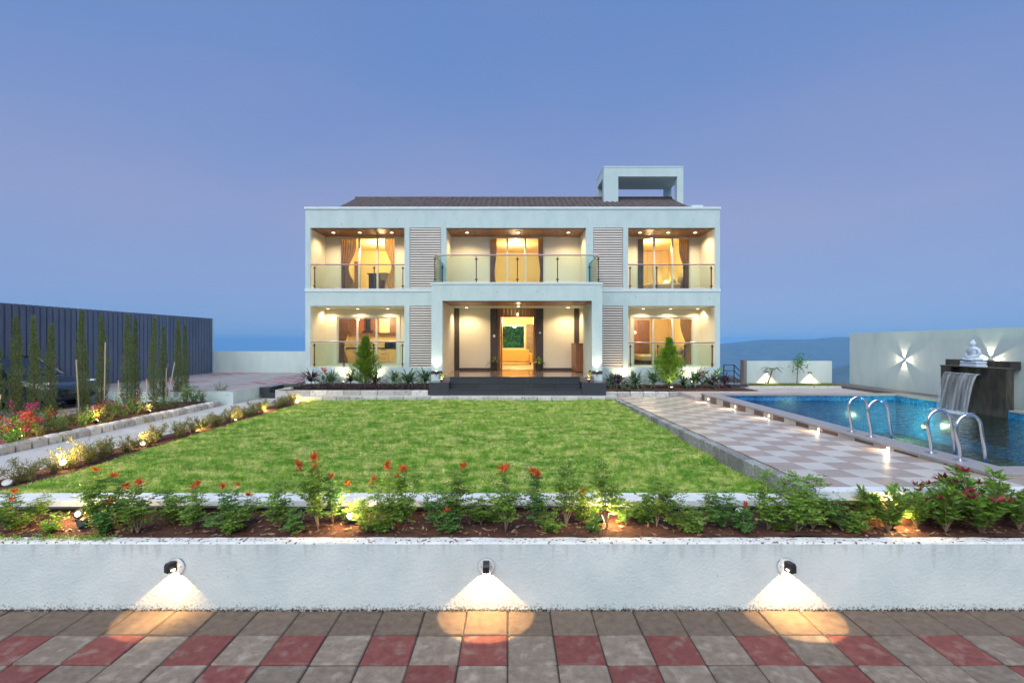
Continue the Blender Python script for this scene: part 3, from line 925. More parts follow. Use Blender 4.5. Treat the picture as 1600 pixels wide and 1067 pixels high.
# balcony floors
for xs in (XL, XR):
    MB().box(xs[0], xs[1], HY + .302, BY - .002, SL - .098, SL - .02).build('balcony_floor', M['granite_floor'], house)
MB().box(XC[0], XC[1], HY + .002, BY - .002, SL - .098, SL - .05).build('balcony_floor', M['granite_floor'], house)
# back walls of the recesses
DOORS = {'ul': (bx_(530.5), bx_(618.5), SL - .02, bz_(370.5)), 'uc': (bx_(763.5), bx_(851), SL - .05, bz_(370)), 'ur': (bx_(994.5), bx_(1079.5), SL - .02, bz_(370.5))}
WINS = {'gl': (bx_(526.4), bx_(620.6), bz_(569.5), bz_(495.5)), 'gr': (bx_(989), bx_(1083), bz_(572), bz_(496))}
PD = (bx_(778), bx_(837), FLR - .2, bz_(474.5))
b = MB()
b.wall(XL[0], XL[1], SL - .1, OPT + .05, BY, BY + .12, [DOORS['ul']])
b.wall(XC[0], XC[1], SL - .1, OPT + .05, BY, BY + .12, [DOORS['uc']])
b.wall(XR[0], XR[1], SL - .1, OPT + .05, BY, BY + .12, [DOORS['ur']])
b.wall(XL[0], XL[1], GB, GT + .05, BY, BY + .12, [WINS['gl']])
b.wall(XR[0], XR[1], GB, GT + .05, BY, BY + .12, [WINS['gr']])
b.wall(hx(697), hx(916), GB, SL - .11, BY, BY + .12, [PD])
b.build('recess_wall', M['cream'], house)
# cream lining of the recess cheeks and of the ground floor recess ceilings
for xs in (XL, XC, XR):
    MB().box(xs[0] + .001, xs[0] + .012, HY + .05, BY - .001, SL - .02, OPT - .03).build('recess_lining', M['cream'], house)
    MB().box(xs[1] - .012, xs[1] - .001, HY + .05, BY - .001, SL - .02, OPT - .03).build('recess_lining', M['cream'], house)
for xs in (XL, XR):
    MB().box(xs[0] + .001, xs[0] + .012, HY + .03, BY - .001, GS + .001, GT - .02).build('recess_lining', M['cream'], house)
    MB().box(xs[1] - .012, xs[1] - .001, HY + .03, BY - .001, GS + .001, GT - .02).build('recess_lining', M['cream'], house)
    MB().box(xs[0] + .013, xs[1] - .013, HY + .12, BY - .002, GT - .02, GT - .003).build('recess_ceiling', M['cream'], house)
# timber soffits, plank by plank
for xs, name in ((XL, 'soffit'), (XC, 'soffit'), (XR, 'soffit')):
    sf = MB().box(xs[0] + .002, xs[1] - .002, HY + .10, BY - .003, OPT - .012, OPT - .002).build(name, M['recess'], house)
    n = int((xs[1] - xs[0]) / .16); w = (xs[1] - xs[0] - .01) / n
    me = MB().box(-w / 2 + .004, w / 2 - .004, HY + .10, BY - .004, OPT - .028, OPT - .013).mesh('plank', M['soffit'])
    for k in range(n):
        link('plank', me, sf, False, (xs[0] + .005 + w * (k + .5), 0, 0))
# louvre panels
def louvre(la, lc, z0, z1):
    fr = MB()
    a, c = hx(la), hx(lc)
    fr.box(a + .001, a + .03, HY + .03, HY + .15, z0, z1); fr.box(c - .03, c - .001, HY + .03, HY + .15, z0, z1)
    fr.box(a + .03, c - .03, HY + .140, HY + .158, z0, z1)
    f = fr.build('louvre_panel', M['recess'], house)
    n = 25; p = (z1 - z0) / n
    me = MB().box(a + .012, c - .012, HY + .02, HY + .06, 0, p * .58).mesh('slat', M['slat'])
    for k in range(n):
        link('slat', me, f, False, (0, 0, z0 + p * (k + .2)))
for (la, lc) in ((640, 689), (927, 973.5)):
    louvre(la, lc, SL, OPT + .0)
    louvre(la, lc, hz(575), GT - .004)
# openings: frames, mullions, panes
def glazing(op, parts, name, y=BY + .02, sill=False, order=None):
    x0, x1, z0, z1 = op
    fr = MB(); t = .055
    fr.box(x0, x0 + t, y, y + .09, z0, z1); fr.box(x1 - t, x1, y, y + .09, z0, z1)
    fr.box(x0 + t, x1 - t, y, y + .09, z1 - t, z1); fr.box(x0 + t, x1 - t, y, y + .09, z0, z0 + t)
    f = fr.build(name, M['alu'], house)
    xs = [x0] + parts + [x1]
    for i in range(len(xs) - 1):
        if i: MB().box(xs[i] - .035, xs[i] + .035, y - .01, y + .08, z0 + t, z1 - t).build('mullion', M['alu'], f)
        MB().box(xs[i] + t * .9, xs[i + 1] - t * .9, y + .03, y + .036, z0 + t, z1 - t).build('pane', M['win_glass'], f)
    return f
glazing(DOORS['ul'], [bx_(561), bx_(589.5)], 'sliding_door')
glazing(DOORS['uc'], [bx_(792.7), bx_(821)], 'sliding_door')
glazing(DOORS['ur'], [bx_(1022.5), bx_(1051)], 'sliding_door')
for k, ms in (('gl', (558, 588)), ('gr', (1020.7, 1051.6))):
    f = glazing(WINS[k], [bx_(m) for m in ms], 'window')
    x0, x1, z0, z1 = WINS[k]
    s = MB(); s.box(x0 - .12, x0 - .002, BY - .03, BY - .002, z0 - .02, z1 + .12); s.box(x1 + .002, x1 + .12, BY - .03, BY - .002, z0 - .02, z1 + .12)
    s.box(x0 - .002, x1 + .002, BY - .03, BY - .002, z1 + .003, z1 + .12)
    s.build('surround', M['cream_panel'], f)
    MB().box(x0 - .12, x1 + .12, BY - .06, BY - .002, z0 - .06, z0 - .022).build('sill', M['granite_floor'], f)

# glass balustrades
def balustrade(x0, x1, y, z0, ztop, posts, sides=None):
    hr = MB()
    if sides: hr.tube([(x0 + .0, sides, ztop), (x0, y, ztop), (x1, y, ztop), (x1, sides, ztop)], .026, 8)
    else: hr.tube([(x0, y, ztop), (x1, y, ztop)], .026, 8)
    h = hr.build('balustrade', M['rail'], house, smooth=False)
    def post(x, yy):
        b = MB(); b.box(x - .018, x + .018, yy - .012, yy + .012, z0, ztop - .06); b.box(x - .05, x + .05, yy - .02, yy - .013, ztop - .16, ztop - .12)
        b.box(x - .05, x + .05, yy - .02, yy - .013, z0 + .08, z0 + .12); b.box(x - .03, x + .03, yy - .03, yy + .03, z0 - .0, z0 + .012)
        b.build('post', M['post'], h)
    for x in posts: post(x, y)
    ps = sorted(posts)
    if ps[0] - x0 > .2: ps = [x0 + .02] + ps
    if x1 - ps[-1] > .2: ps = ps + [x1 - .02]
    for a, c in zip(ps[:-1], ps[1:]):
        MB().box(a + .025, c - .025, y - .006, y + .006, z0 + .04, ztop - .05).build('glass_pane', M['balu_glass'], h)
    if sides:
        for x in (x0, x1):
            post(x, sides - .06); post(x, y)
            MB().box(x - .006, x + .006, y + .04, sides - .1, z0 + .04, ztop - .05).build('glass_pane', M['balu_glass'], h)
    return h
yb = HY + .07
balustrade(XL[0], XL[1], yb, SL, pz(413.5, yb), [hx(490.5), hx(537), hx(584), hx(629)])
balustrade(XR[0], XR[1], yb, SL, pz(413.5, yb), [hx(985), hx(1027), hx(1069.5), hx(1112.5)])
balustrade(XL[0], XL[1], yb, GS, pz(534, yb), [hx(490), hx(536.5), hx(583), hx(628.5)])
balustrade(XR[0], XR[1], yb, GS, pz(535.5, yb), [hx(985.5), hx(1028.5), hx(1071), hx(1114)])
# ---- porch
PT = qz(441); PO = qz(470)
b = MB()
PL = (qx(674), qx(691)); PR = (qx(925), qx(941))
b.box(PL[0], PR[1], PY, HY - .002, PO, PT - .07)
b.box(PL[0], PL[1], PY, HY - .002, .6, PO); b.box(PR[0], PR[1], PY, HY - .002, .6, PO)
b.build('porch_frame', M['plaster'], house)
MB().box(PL[0] - .02, PR[1] + .02, PY - .02, HY - .025, PT - .069, PT).build('porch_coping', M['coping'], house)
for (a, c) in (PL, PR):
    MB().box(a - .008, c + .008, PY - .008, PY + .6, qz(584.5), qz(579.5)).build('plinth_band', M['dark_stone'], house)
balustrade(qx(679), qx(935.5), PY + .08, PT, pz(398.8, PY + .08), [qx(744), qx(808.5), qx(871.5)], sides=HY)
b = MB()
b.box(PL[1] - .02, PL[1] + .012, PY + .05, BY - .002, FLR, PO - .03); b.box(PR[0] + .05, PR[0] + .08, PY + .05, BY - .002, FLR, PO - .03)
b.build('porch_lining', M['cream_panel'], house)
sf = MB().box(PL[1] + .0, PR[0] + .05, PY + .06, BY - .003, PO - .012, PO - .002).build('soffit', M['recess'], house)
n = 32; w = (PR[0] + .05 - PL[1]) / n
me = MB().box(-w / 2 + .004, w / 2 - .004, PY + .06, BY - .004, PO - .028, PO - .013).mesh('plank', M['soffit'])
for k in range(n): link('plank', me, sf, False, (PL[1] + w * (k + .5), 0, 0))
# back wall of the porch: pilasters, skirting, panels, timber
for (a, c) in ((707, 717.7), (766.3, 777.4), (837.6, 848.7), (897, 908)):
    MB().box(bx_(a), bx_(c), BY - .06, BY - .001, FLR, PO - .032).build('pilaster', M['dark_stone'], house)
for (a, c) in ((717.8, 766.2), (848.8, 896.9)):
    MB().box(bx_(a), bx_(c), BY - .025, BY - .001, FLR + .09, PO - .032).build('cream_panel', M['cream_panel'], house)
    MB().box(bx_(a), bx_(c), BY - .04, BY - .001, FLR, FLR + .088).build('skirting', M['dark_stone'], house)
df = MB()
ox0, ox1, oz = bx_(782), bx_(833.5), bz_(495.4)
df.box(PD[0], ox0, BY - .03, BY + .13, FLR, PD[3]); df.box(ox1, PD[1], BY - .03, BY + .13, FLR, PD[3])
df.box(ox0, ox1, BY - .03, BY + .13, oz, oz + .08)
dfo = df.build('door_frame', M['timber'], house)
n = 9; w = (ox1 - ox0) / n
me = MB().box(-w / 2 + .003, w / 2 - .003, BY - .02, BY + .1, oz + .083, PD[3] - .002).mesh('board', M['timber'])
for k in range(n): link('board', me, dfo, False, (ox0 + w * (k + .5), 0, 0))
dl = MB().box(ox0 + .01, ox0 + .06, BY + .14, BY + 1.2, FLR + .01, oz - .01).build('door', M['timber'], house)
MB().tube([(ox0 + .075, BY + 1.1, 2.3), (ox0 + .075, BY + 1.1, 2.6)], .012, 6).build('handle', M['steel'], dl)
MB().box(bx_(770.5), bx_(774), BY - .07, BY - .061, bz_(527), bz_(523)).build('switch_plate', M['white_plastic'], house)
MB().box(bx_(842), bx_(845), BY - .07, BY - .061, bz_(521), bz_(519)).build('switch_plate', M['white_plastic'], house)
# floor and steps
MB().box(PL[1] + .013, PR[0] + .048, PY - .1, BY - .062, 1.0, FLR - .001).build('porch_floor', M['granite_floor'], house)
stp = MB().box(-2.0, 2.32, 15.76, PY - .1, .6, 1.04).build('front_steps', M['mortar'], house)
for lv, (yf, zt, zb) in enumerate(((16.3, FLR, 1.225), (16.0, 1.227, 1.05), (15.7, 1.052, .858))):
    xs0, xs1 = (-1.96, 2.28) if lv else (-1.99, 2.31)
    k = 5; w = (xs1 - xs0) / k
    off = [0, .12, -.1][lv]
    edges = [xs0] + [xs0 + w * i + off for i in range(1, k)] + [xs1]
    for a, c in zip(edges[:-1], edges[1:]):
        MB().box(a + .003, c - .003, yf, yf + .02, zb, zt - .022).build('riser_slab', M['granite'], stp)
        MB().box(a + .002, c - .002, yf - .015, yf + .32 if lv else PY - .105, zt - .02, zt).build('tread_slab', M['granite'], stp)
for (a, c) in ((670.5, 701), (909.5, 947)):
    d = 15.68
    MB().box(px(a, d), px(c, d), d, PY - .012, .6, pz(597.8, d)).build('plinth_block', M['granite'], house)
# ---- roof behind the parapet
RX0, RX1 = -6.62, 6.92
ry0, rz0, ry1, rz1 = 18.62, 7.52, 21.2, 8.66
rb = MB()
rb.face([(RX0, ry0, rz0), (RX1, ry0, rz0), (RX1, ry1, rz1), (RX0, ry1, rz1)])
rb.face([(RX0, ry1, rz1), (RX1, ry1, rz1), (RX1, 24.2, rz0), (RX0, 24.2, rz0)])
rb.face([(RX0, ry0, rz0), (RX0, ry1, rz1), (RX0, 24.2, rz0)]); rb.face([(RX1, ry0, rz0), (RX1, 24.2, rz0), (RX1, ry1, rz1)])
roof = rb.build('roof', M['rooftile'], house)
tv = []; tf = []
sl = math.hypot(ry1 - ry0, rz1 - rz0); ud = Vector((0, ry1 - ry0, rz1 - rz0)) / sl; nn = Vector((0, -(rz1 - rz0), ry1 - ry0)).normalized()
rows, cols = 10, 62
tw = (RX1 - RX0) / cols; th = sl / rows
rr = random.Random(6)
for i in range(rows):
    for k in range(cols):
        b0 = len(tv)
        base = Vector((RX0 + tw * k, ry0, rz0)) + ud * (th * i)
        jit = rr.uniform(-.006, .006)
        for e in (0, 1):
            for q in range(5):
                t = q / 4
                lift = .045 + jit - .028 * e + .045 * math.sin(math.pi * t) * (1 if t < .99 else 1)
                tv.append(tuple(base + Vector((tw * t * 1.02, 0, 0)) + ud * (th * 1.12 * e - .02) + nn * lift))
        for q in range(4):
            tf.append((b0 + q, b0 + q + 1, b0 + 5 + q + 1, b0 + 5 + q))
        for q in range(4):    # thick lower lip
            p = len(tv); a = Vector(tv[b0 + q]); c = Vector(tv[b0 + q + 1])
            tv += [tuple(a - nn * .035), tuple(c - nn * .035)]
            tf.append((b0 + q, p, p + 1, b0 + q + 1))
o = link('roof_tile_field', arrays_mesh('roof_tile_field', tv, tf, M['rooftile']), roof)
o['kind'] = 'stuff'
MB().tube([(RX0 - .03, ry1, rz1 + .05), (RX1 + .03, ry1, rz1 + .05)], .075, 8).build('ridge_cap', M['rooftile'], roof)
for (a, c) in ((1079, 1097), (509, 529)):
    MB().box(px(a, 19.2), px(c, 19.2), 19.1, 19.5, 7.2, pz(321.8 if a > 800 else 324.3, 19.2)).build('roof_upstand', M['coping'], house)
MB().box(X0 + .01, X1 - .01, BY + .0, RY - .01, 7.1, 7.3).build('roof_slab', M['plaster'], house)
# roof pavilion
tx0, tx1 = px(943.5, 20.2), px(1067.7, 20.2)
ty0, ty1 = 20.2, 21.95
tz = pz(260, 20.2); tb = pz(276, 20.2)
b = MB()
b.box(tx0, px(966, 20.2), ty0, ty0 + .3, 7.2, tb); b.box(px(1058, 20.2), tx1, ty0, ty0 + .3, 7.2, tb)
b.box(tx0, tx0 + .28, ty1 - .28, ty1, 7.2, tb); b.box(tx1 - .28, tx1, ty1 - .28, ty1, 7.2, tb)
b.box(tx0, tx1, ty0, ty1, tb, tz - .04)
b.build('roof_pavilion', M['plaster'], house)
MB().box(tx0 - .015, tx1 + .015, ty0 - .015, ty1 + .015, tz - .04, tz).build('pavilion_coping', M['coping'], house)
# ---- rear wall and rooms
BWIN = (px(784, 27.4), px(820, 27.4), pz(545, 27.4), pz(508.5, 27.4))
MB().wall(XL[0], XR[1], GB, 7.1, RY - .2, RY, [BWIN]).build('rear_wall', M['cream'], house)
fr = MB(); a, c, z0, z1 = BWIN
fr.box(a, a + .05, RY - .24, RY - .12, z0, z1); fr.box(c - .05, c, RY - .24, RY - .12, z0, z1)
fr.box(a + .05, c - .05, RY - .24, RY - .12, z0, z0 + .05); fr.box(a + .05, c - .05, RY - .24, RY - .12, z1 - .05, z1)
f = fr.build('window', M['alu'], house)
MB().box(a + .05, c - .05, RY - .19, RY - .184, z0 + .05, z1 - .05).build('pane', M['win_glass'], f)


def room(x0, x1, y1, z0, z1, hole=None, y0=BY + .122):
    b = MB()
    b.cm = 1
    b.face([(x0, y0, z0), (x1, y0, z0), (x1, y1, z0), (x0, y1, z0)])
    b.cm = 0
    b.face([(x0, y0, z1), (x0, y1, z1), (x1, y1, z1), (x1, y0, z1)])
    b.face([(x0, y0, z0), (x0, y1, z0), (x0, y1, z1), (x0, y0, z1)])
    b.face([(x1, y0, z0), (x1, y0, z1), (x1, y1, z1), (x1, y1, z0)])
    if hole is None:
        b.face([(x0, y1, z0), (x1, y1, z0), (x1, y1, z1), (x0, y1, z1)])
    else:
        b.wall(x0, x1, z0, z1, y1, y1 + .05, [hole])
    return b.build('room', [M['room'], M['room_floor']], house)


room(XL[0] + .01, -3.98, 24.0, SL - .03, 6.95)
room(-2.38, 2.84, 24.5, SL - .06, 6.95)
room(4.45, XR[1] - .01, 24.0, SL - .03, 6.95)
room(XL[0] + .01, -3.98, 23.0, FLR, 3.95)
room(4.45, XR[1] - .01, 24.0, FLR, 3.95)
room(-2.25, 2.75, RY - .26, FLR + .002, 3.95, hole=BWIN)
#@@THINGS

# ================================================================== POOL
PX0, PX1, PY0, PY1, WATER = 6.05, 11.2, 6.10, 14.30, 0.86
CZ = 1.04


def mosaicmat():
    m = mat('pool_mosaic', (0.02, 0.13, 0.36), 0.2, (0.045, 0.24, 0.52), 3.0)
    n, l = m.node_tree.nodes, m.node_tree.links
    b = n['Principled BSDF']; src = b.inputs['Base Color'].links[0].from_socket
    g = n.new('ShaderNodeNewGeometry')
    v = n.new('ShaderNodeTexVoronoi'); v.inputs['Scale'].default_value = 22; v.distance = 'CHEBYCHEV'; v.inputs['Randomness'].default_value = 0.0
    l.new(g.outputs['Position'], v.inputs['Vector'])
    h = n.new('ShaderNodeHueSaturation'); l.new(src, h.inputs['Color'])
    wn_ = n.new('ShaderNodeTexWhiteNoise'); l.new(v.outputs['Position'], wn_.inputs[0])
    mr = n.new('ShaderNodeMapRange'); mr.inputs[3].default_value = 0.7; mr.inputs[4].default_value = 1.35; l.new(wn_.outputs[0], mr.inputs[0])
    l.new(mr.outputs[0], h.inputs['Value']); l.new(h.outputs[0], b.inputs['Base Color'])
    return m


def watermat():
    m = bpy.data.materials.new('pool_water'); m.use_nodes = True
    n, l = m.node_tree.nodes, m.node_tree.links
    n.clear()
    t = n.new('ShaderNodeBsdfTransparent'); t.inputs[0].default_value = (0.30, 0.66, 0.80, 1)
    g = n.new('ShaderNodeBsdfGlossy'); g.inputs['Roughness'].default_value = 0.03
    f = n.new('ShaderNodeFresnel'); f.inputs[0].default_value = 1.5
    ge = n.new('ShaderNodeNewGeometry')
    mp = n.new('ShaderNodeMapping'); mp.inputs['Scale'].default_value = (0.7, 1.7, 1); l.new(ge.outputs['Position'], mp.inputs[0])
    a = n.new('ShaderNodeTexNoise'); a.inputs['Scale'].default_value = 5.0; a.inputs['Detail'].default_value = 3; a.inputs['Distortion'].default_value = 0.8
    l.new(mp.outputs[0], a.inputs['Vector'])
    bp = n.new('ShaderNodeBump'); bp.inputs['Strength'].default_value = 0.9; bp.inputs['Distance'].default_value = 0.07
    l.new(a.outputs[0], bp.inputs['Height']); l.new(bp.outputs[0], g.inputs['Normal']); l.new(bp.outputs[0], f.inputs['Normal'])
    x = n.new('ShaderNodeMixShader'); l.new(f.outputs[0], x.inputs[0]); l.new(t.outputs[0], x.inputs[1]); l.new(g.outputs[0], x.inputs[2])
    o = n.new('ShaderNodeOutputMaterial'); l.new(x.outputs[0], o.inputs[0])
    return m


M['mosaic'] = mosaicmat(); M['water'] = watermat()
pool = thing('swimming_pool', 'blue tiled swimming pool with raised stone coping beside the deck', 'pool', (8.5, 10, .9))
b = MB()
zb = -0.35
b.face([(PX0, PY0, zb), (PX1, PY0, zb), (PX1, PY1, zb), (PX0, PY1, zb)])
b.face([(PX0, PY0, zb), (PX0, PY1, zb), (PX0, PY1, CZ - .04), (PX0, PY0, CZ - .04)])
b.face([(PX1, PY1, zb), (PX1, PY0, zb), (PX1, PY0, CZ - .04), (PX1, PY1, CZ - .04)])
b.face([(PX0, PY1, zb), (PX1, PY1, zb), (PX1, PY1, CZ - .04), (PX0, PY1, CZ - .04)])
b.face([(PX1, PY0, zb), (PX0, PY0, zb), (PX0, PY0, CZ - .04), (PX1, PY0, CZ - .04)])
b.build('basin', M['mosaic'], pool)
b = MB()
b.box(5.70, PX0, 5.84, 14.65, .5, CZ - .041); b.box(PX0, PX1, 5.84, PY0 - .001, .5, CZ - .041); b.box(PX0, PX1, PY1 + .001, 14.65, .5, CZ - .041)
b.box(PX1 + .001, 11.62, 5.84, 14.65, .3, CZ - .041)
core = b.build('coping_core', M['mortar'], pool)
def slabs(x0, x1, y0, y1, along, n):
    for k in range(n):
        if along == 'y':
            s = (y1 - y0) / n; MB().cbox(x0, x1, y0 + s * k + .002, y0 + s * (k + 1) - .002, CZ - .04, CZ, .006).build('coping_slab', M['coping_stone'], pool)
        else:
            s = (x1 - x0) / n; MB().cbox(x0 + s * k + .002, x0 + s * (k + 1) - .002, y0, y1, CZ - .04, CZ, .006).build('coping_slab', M['coping_stone'], pool)
slabs(5.67, PX0 + .03, 5.82, 14.67, 'y', 9)
slabs(PX0 + .031, PX1 - .031, 5.82, PY0 + .03, 'x', 5)
slabs(PX0 + .031, PX1 - .031, PY1 - .03, 14.67, 'x', 5)
slabs(PX1 - .03, 11.63, 5.82, 11.05, 'y', 5)
slabs(PX1 - .03, 11.63, 12.8, 14.67, 'y', 2)
# alternating face tiles along the deck
LP = [14.11, 12.43, 10.81, 9.07, 7.40]
T = 0.8375
y = 7.40 - .10 - T
k = 0
ys = []
yy = 7.30
while yy > 5.85: yy -= T
while yy < 14.6:
    for q, mname in ((0, 'coping_cream'), (1, 'coping_brown')):
        a = max(yy + q * T / 2, 5.845); c = min(yy + (q + 1) * T / 2, 14.64)
        if c - a > .04:
            zl = deck_z((a + c) / 2) - .01
            MB().box(5.688, 5.699, a + .003, c - .003, zl, CZ - .043).build('face_tile', M[mname], pool)
    yy += T
n = 9; w = (11.6 - 5.70) / n
for k in range(n):
    MB().box(5.70 + w * k + .003, 5.70 + w * (k + 1) - .003, 5.828, 5.839, .85, CZ - .043).build('face_tile', M['coping_cream'], pool)
o = MB().face([(PX0, PY0, WATER), (PX1, PY0, WATER), (PX1, PY1, WATER), (PX0, PY1, WATER)]).build('pool_water', M['water'])
struct(o)
for i, y in enumerate(LP):
    t = thing('deck_light', '%s small round step light on the pool kerb, counted from the house' % ORD[i], 'light', (5.685, y, .97), group='step lights along the pool kerb')
    zl = (deck_z(y) + CZ - .04) / 2
    MB().lathe([(.032, 0), (.038, -.004), (.034, -.010)], 14, (5.687, y, zl), 'X').build('trim', M['steel'], t)
    MB().lathe([(.026, -.0105), (.022, -.013)], 12, (5.687, y, zl), 'X').build('lens', M['bulb'], t)
    lamp('SPOT', (5.66, y, zl), 26, t, size=.02, aim=(-1, 0, -.22), cone=120, blend=.5)
# underwater lamps
for i, (x, y, e, c) in enumerate(((11.17, 13.3, 42, (1.0, 0.85, 0.40)), (11.17, 9.7, 45, (1.0, 0.85, 0.36)), (6.08, 7.3, 45, (0.25, 0.55, 1.0)))):
    t = thing('underwater_light', ['underwater pool lamp glowing yellow left of the waterfall', 'underwater pool lamp glowing yellow right of the waterfall', 'blue underwater pool lamp below the nearest ladder'][i], 'light', (x, y, .35), group='underwater pool lamps')
    s = -1 if x > 8 else 1
    MB().lathe([(.10, 0), (.10, .02 * s), (.07, .03 * s)], 14, (x, y, .28), 'X').build('housing', M['steel'], t)
    MB().lathe([(.065, .031 * s), (.05, .036 * s)], 12, (x, y, .28), 'X').build('lens', M['shade'], t)
    lamp('POINT', (x + .55 * s, y, .30), e * 1.5, t, c, .015)

# ladders
def ladder(ys, label):
    t = thing('pool_ladder', label, 'ladder', (5.86, sum(ys) / 2, CZ), group='pool ladders')
    for y in ys:
        pts = [(5.86, y, CZ), (5.865, y, CZ + .10), (5.815, y, CZ + .34)]
        cx, cz, rx = 5.975, CZ + .42, .165
        for k in range(9):
            a = math.pi * (1.0 - k / 8 * 0.92)
            pts.append((cx + rx * math.cos(a), y, cz + .175 * math.sin(a)))
        pts += [(6.165, y, CZ + .22), (6.195, y, CZ + .06), (6.195, y, CZ - .55)]
        # smooth the polyline
        P = [Vector(p) for p in pts]
        for _ in range(2):
            Q = [P[0]]
            for p, q in zip(P[:-1], P[1:]): Q += [p * .75 + q * .25, p * .25 + q * .75]
            P = Q + [P[-1]]
        MB().tube(P, .021, 10).build('grab_rail', M['steel'], t, smooth=True)
        MB().lathe([(.075, 0), (.075, .008), (.045, .018), (.03, .02)], 16, (5.86, y, CZ)).build('base_flange', M['steel'], t)
    for z in (CZ - .28, CZ - .5):
        MB().box(6.155, 6.235, min(ys), max(ys), z, z + .025).build('tread', M['steel'], t)


ladder((8.46, 8.0), 'stainless pool ladder halfway along the deck, farther from the camera')
ladder((6.86, 6.42), 'stainless pool ladder nearest the camera')

# ---- ledge, waterfall block, statue
tag(MB().box(11.64, 12.39, 12.82, 18.2, .3, 1.02).build('ledge', M['ledge']), 'dark stone ledge at the foot of the tall pool wall', 'ledge')
fb = thing('fountain_block', 'dark stone waterfall block standing at the pool edge', 'fountain', (11.4, 11.9, .8))
b = MB()
b.box(11.15, 11.33, 11.08, 12.76, .2, 1.80)
b.box(11.15, 11.33, 11.08, 11.50, 1.802, 1.94); b.box(11.15, 11.33, 12.47, 12.76, 1.802, 1.94); b.box(11.27, 11.33, 11.502, 12.468, 1.802, 1.94)
b.build('block', M['slate'], fb)
MB().box(11.13, 11.36, 11.07, 12.77, 1.942, 1.97).build('top_slab', M['slate'], fb)
MB().box(10.98, 11.268, 11.51, 12.46, 1.801, 1.812).build('spout', M['steel'], fb)
tag(MB().box(12.12, 12.39, 11.95, 13.72, 1.90, 2.085).build('wall_beam', M['slate']), 'dark horizontal stone beam on the wall behind the statue', 'beam')


def fallmat():
    m = bpy.data.materials.new('falling_water'); m.use_nodes = True
    n, l = m.node_tree.nodes, m.node_tree.links
    n.clear()
    t = n.new('ShaderNodeBsdfTransparent'); t.inputs[0].default_value = (0.93, 0.97, 1, 1)
    d = n.new('ShaderNodeBsdfDiffuse'); d.inputs[0].default_value = (0.75, 0.85, 0.95, 1)
    g = n.new('ShaderNodeBsdfGlossy'); g.inputs['Roughness'].default_value = 0.25
    ge = n.new('ShaderNodeNewGeometry')
    mp = n.new('ShaderNodeMapping'); mp.inputs['Scale'].default_value = (0.5, 7, 0.45); l.new(ge.outputs['Position'], mp.inputs[0])
    a = n.new('ShaderNodeTexNoise'); a.inputs['Scale'].default_value = 1.6; a.inputs['Detail'].default_value = 4; l.new(mp.outputs[0], a.inputs['Vector'])
    r = n.new('ShaderNodeMapRange'); r.inputs[1].default_value = 0.42; r.inputs[2].default_value = 0.74; r.inputs[3].default_value = .16; r.inputs[4].default_value = .72
    l.new(a.outputs[0], r.inputs[0])
    w = n.new('ShaderNodeMixShader'); w.inputs[0].default_value = .35; l.new(d.outputs[0], w.inputs[1]); l.new(g.outputs[0], w.inputs[2])
    x = n.new('ShaderNodeMixShader'); l.new(r.outputs[0], x.inputs[0]); l.new(t.outputs[0], x.inputs[1]); l.new(w.outputs[0], x.inputs[2])
    o = n.new('ShaderNodeOutputMaterial'); l.new(x.outputs[0], o.inputs[0])
    return m


V = []; nr, nc = 22, 40
rf = random.Random(3)
wob = [rf.uniform(-.012, .012) for _ in range(nc + 1)]
for i in range(nr + 1):
    s = i / nr
    drop = (1.815 - WATER + .02) * s
    out = .27 * math.sqrt(max(s, 0))
    for k in range(nc + 1):
        y = 11.53 + (12.44 - 11.53) * (k / nc)
        y = 11.985 + (y - 11.985) * (1 - .06 * s)
        V.append((10.985 - out + wob[k] * (.3 + s), y, 1.815 - drop))
q = [(i * (nc + 1) + k, i * (nc + 1) + k + 1, (i + 1) * (nc + 1) + k + 1, (i + 1) * (nc + 1) + k) for i in range(nr) for k in range(nc)]
M['fall'] = fallmat()
o = link('waterfall', arrays_mesh('waterfall', V, q, M['fall'], smooth=True))
tag(o, 'thin sheet of water falling from the stone block into the pool', 'waterfall')
# foam where it lands
rr2 = np.random.default_rng(8)
n = 900
P = np.stack([10.72 + rr2.normal(0, .09, n), rr2.uniform(11.5, 12.45, n), WATER + rr2.uniform(0, .02, n) + .03 * (rr2.random(n) < .2)], -1)
S = rr2.uniform(.004, .014, n)
V = (P[:, None, :] + T4[None] * S[:, None, None]).reshape(-1, 3)
b4 = np.arange(n)[:, None, None] * 4
Fq = (b4 + np.array([[0, 1, 3], [1, 2, 3], [2, 0, 3]])[None]).reshape(-1, 3)
tag(link('foam', arrays_mesh('foam', V, Fq, M['statue'])), 'white splash foam where the waterfall meets the pool', 'foam', kind='stuff')

# seated statue
sx, sy, sz = 11.26, 11.98, 1.97
bt = thing('statue', 'white seated meditating statue on top of the waterfall block', 'statue', (sx, sy, sz))
b = MB(); b.cbox(-.13, .13, -.235, .235, 0, .05, .012); b.cbox(-.12, .12, -.215, .215, .051, .085, .012); b.cbox(-.13, .13, -.23, .23, .086, .13, .015)
b.build('pedestal', M['statue'], bt, world=False)
f = MB()
f.ell((0, 0, .33), (.085, .115, .15)); f.ell((0, 0, .42), (.075, .135, .07)); f.ell((0, 0, .25), (.10, .13, .08))
f.ell((-.02, -.12, .175), (.11, .12, .048)); f.ell((-.02, .12, .175), (.11, .12, .048)); f.ell((-.10, 0, .165), (.07, .15, .04))
f.tube([(0, 0, .44), (0, 0, .51)], .04, 10)
f.ell((-.01, 0, .555), (.066, .058, .075)); f.ell((.0, 0, .625), (.033, .033, .032)); f.ell((-.072, 0, .548), (.012, .012, .02))
f.ell((-.005, -.058, .545), (.016, .010, .032)); f.ell((-.005, .058, .545), (.016, .010, .032))
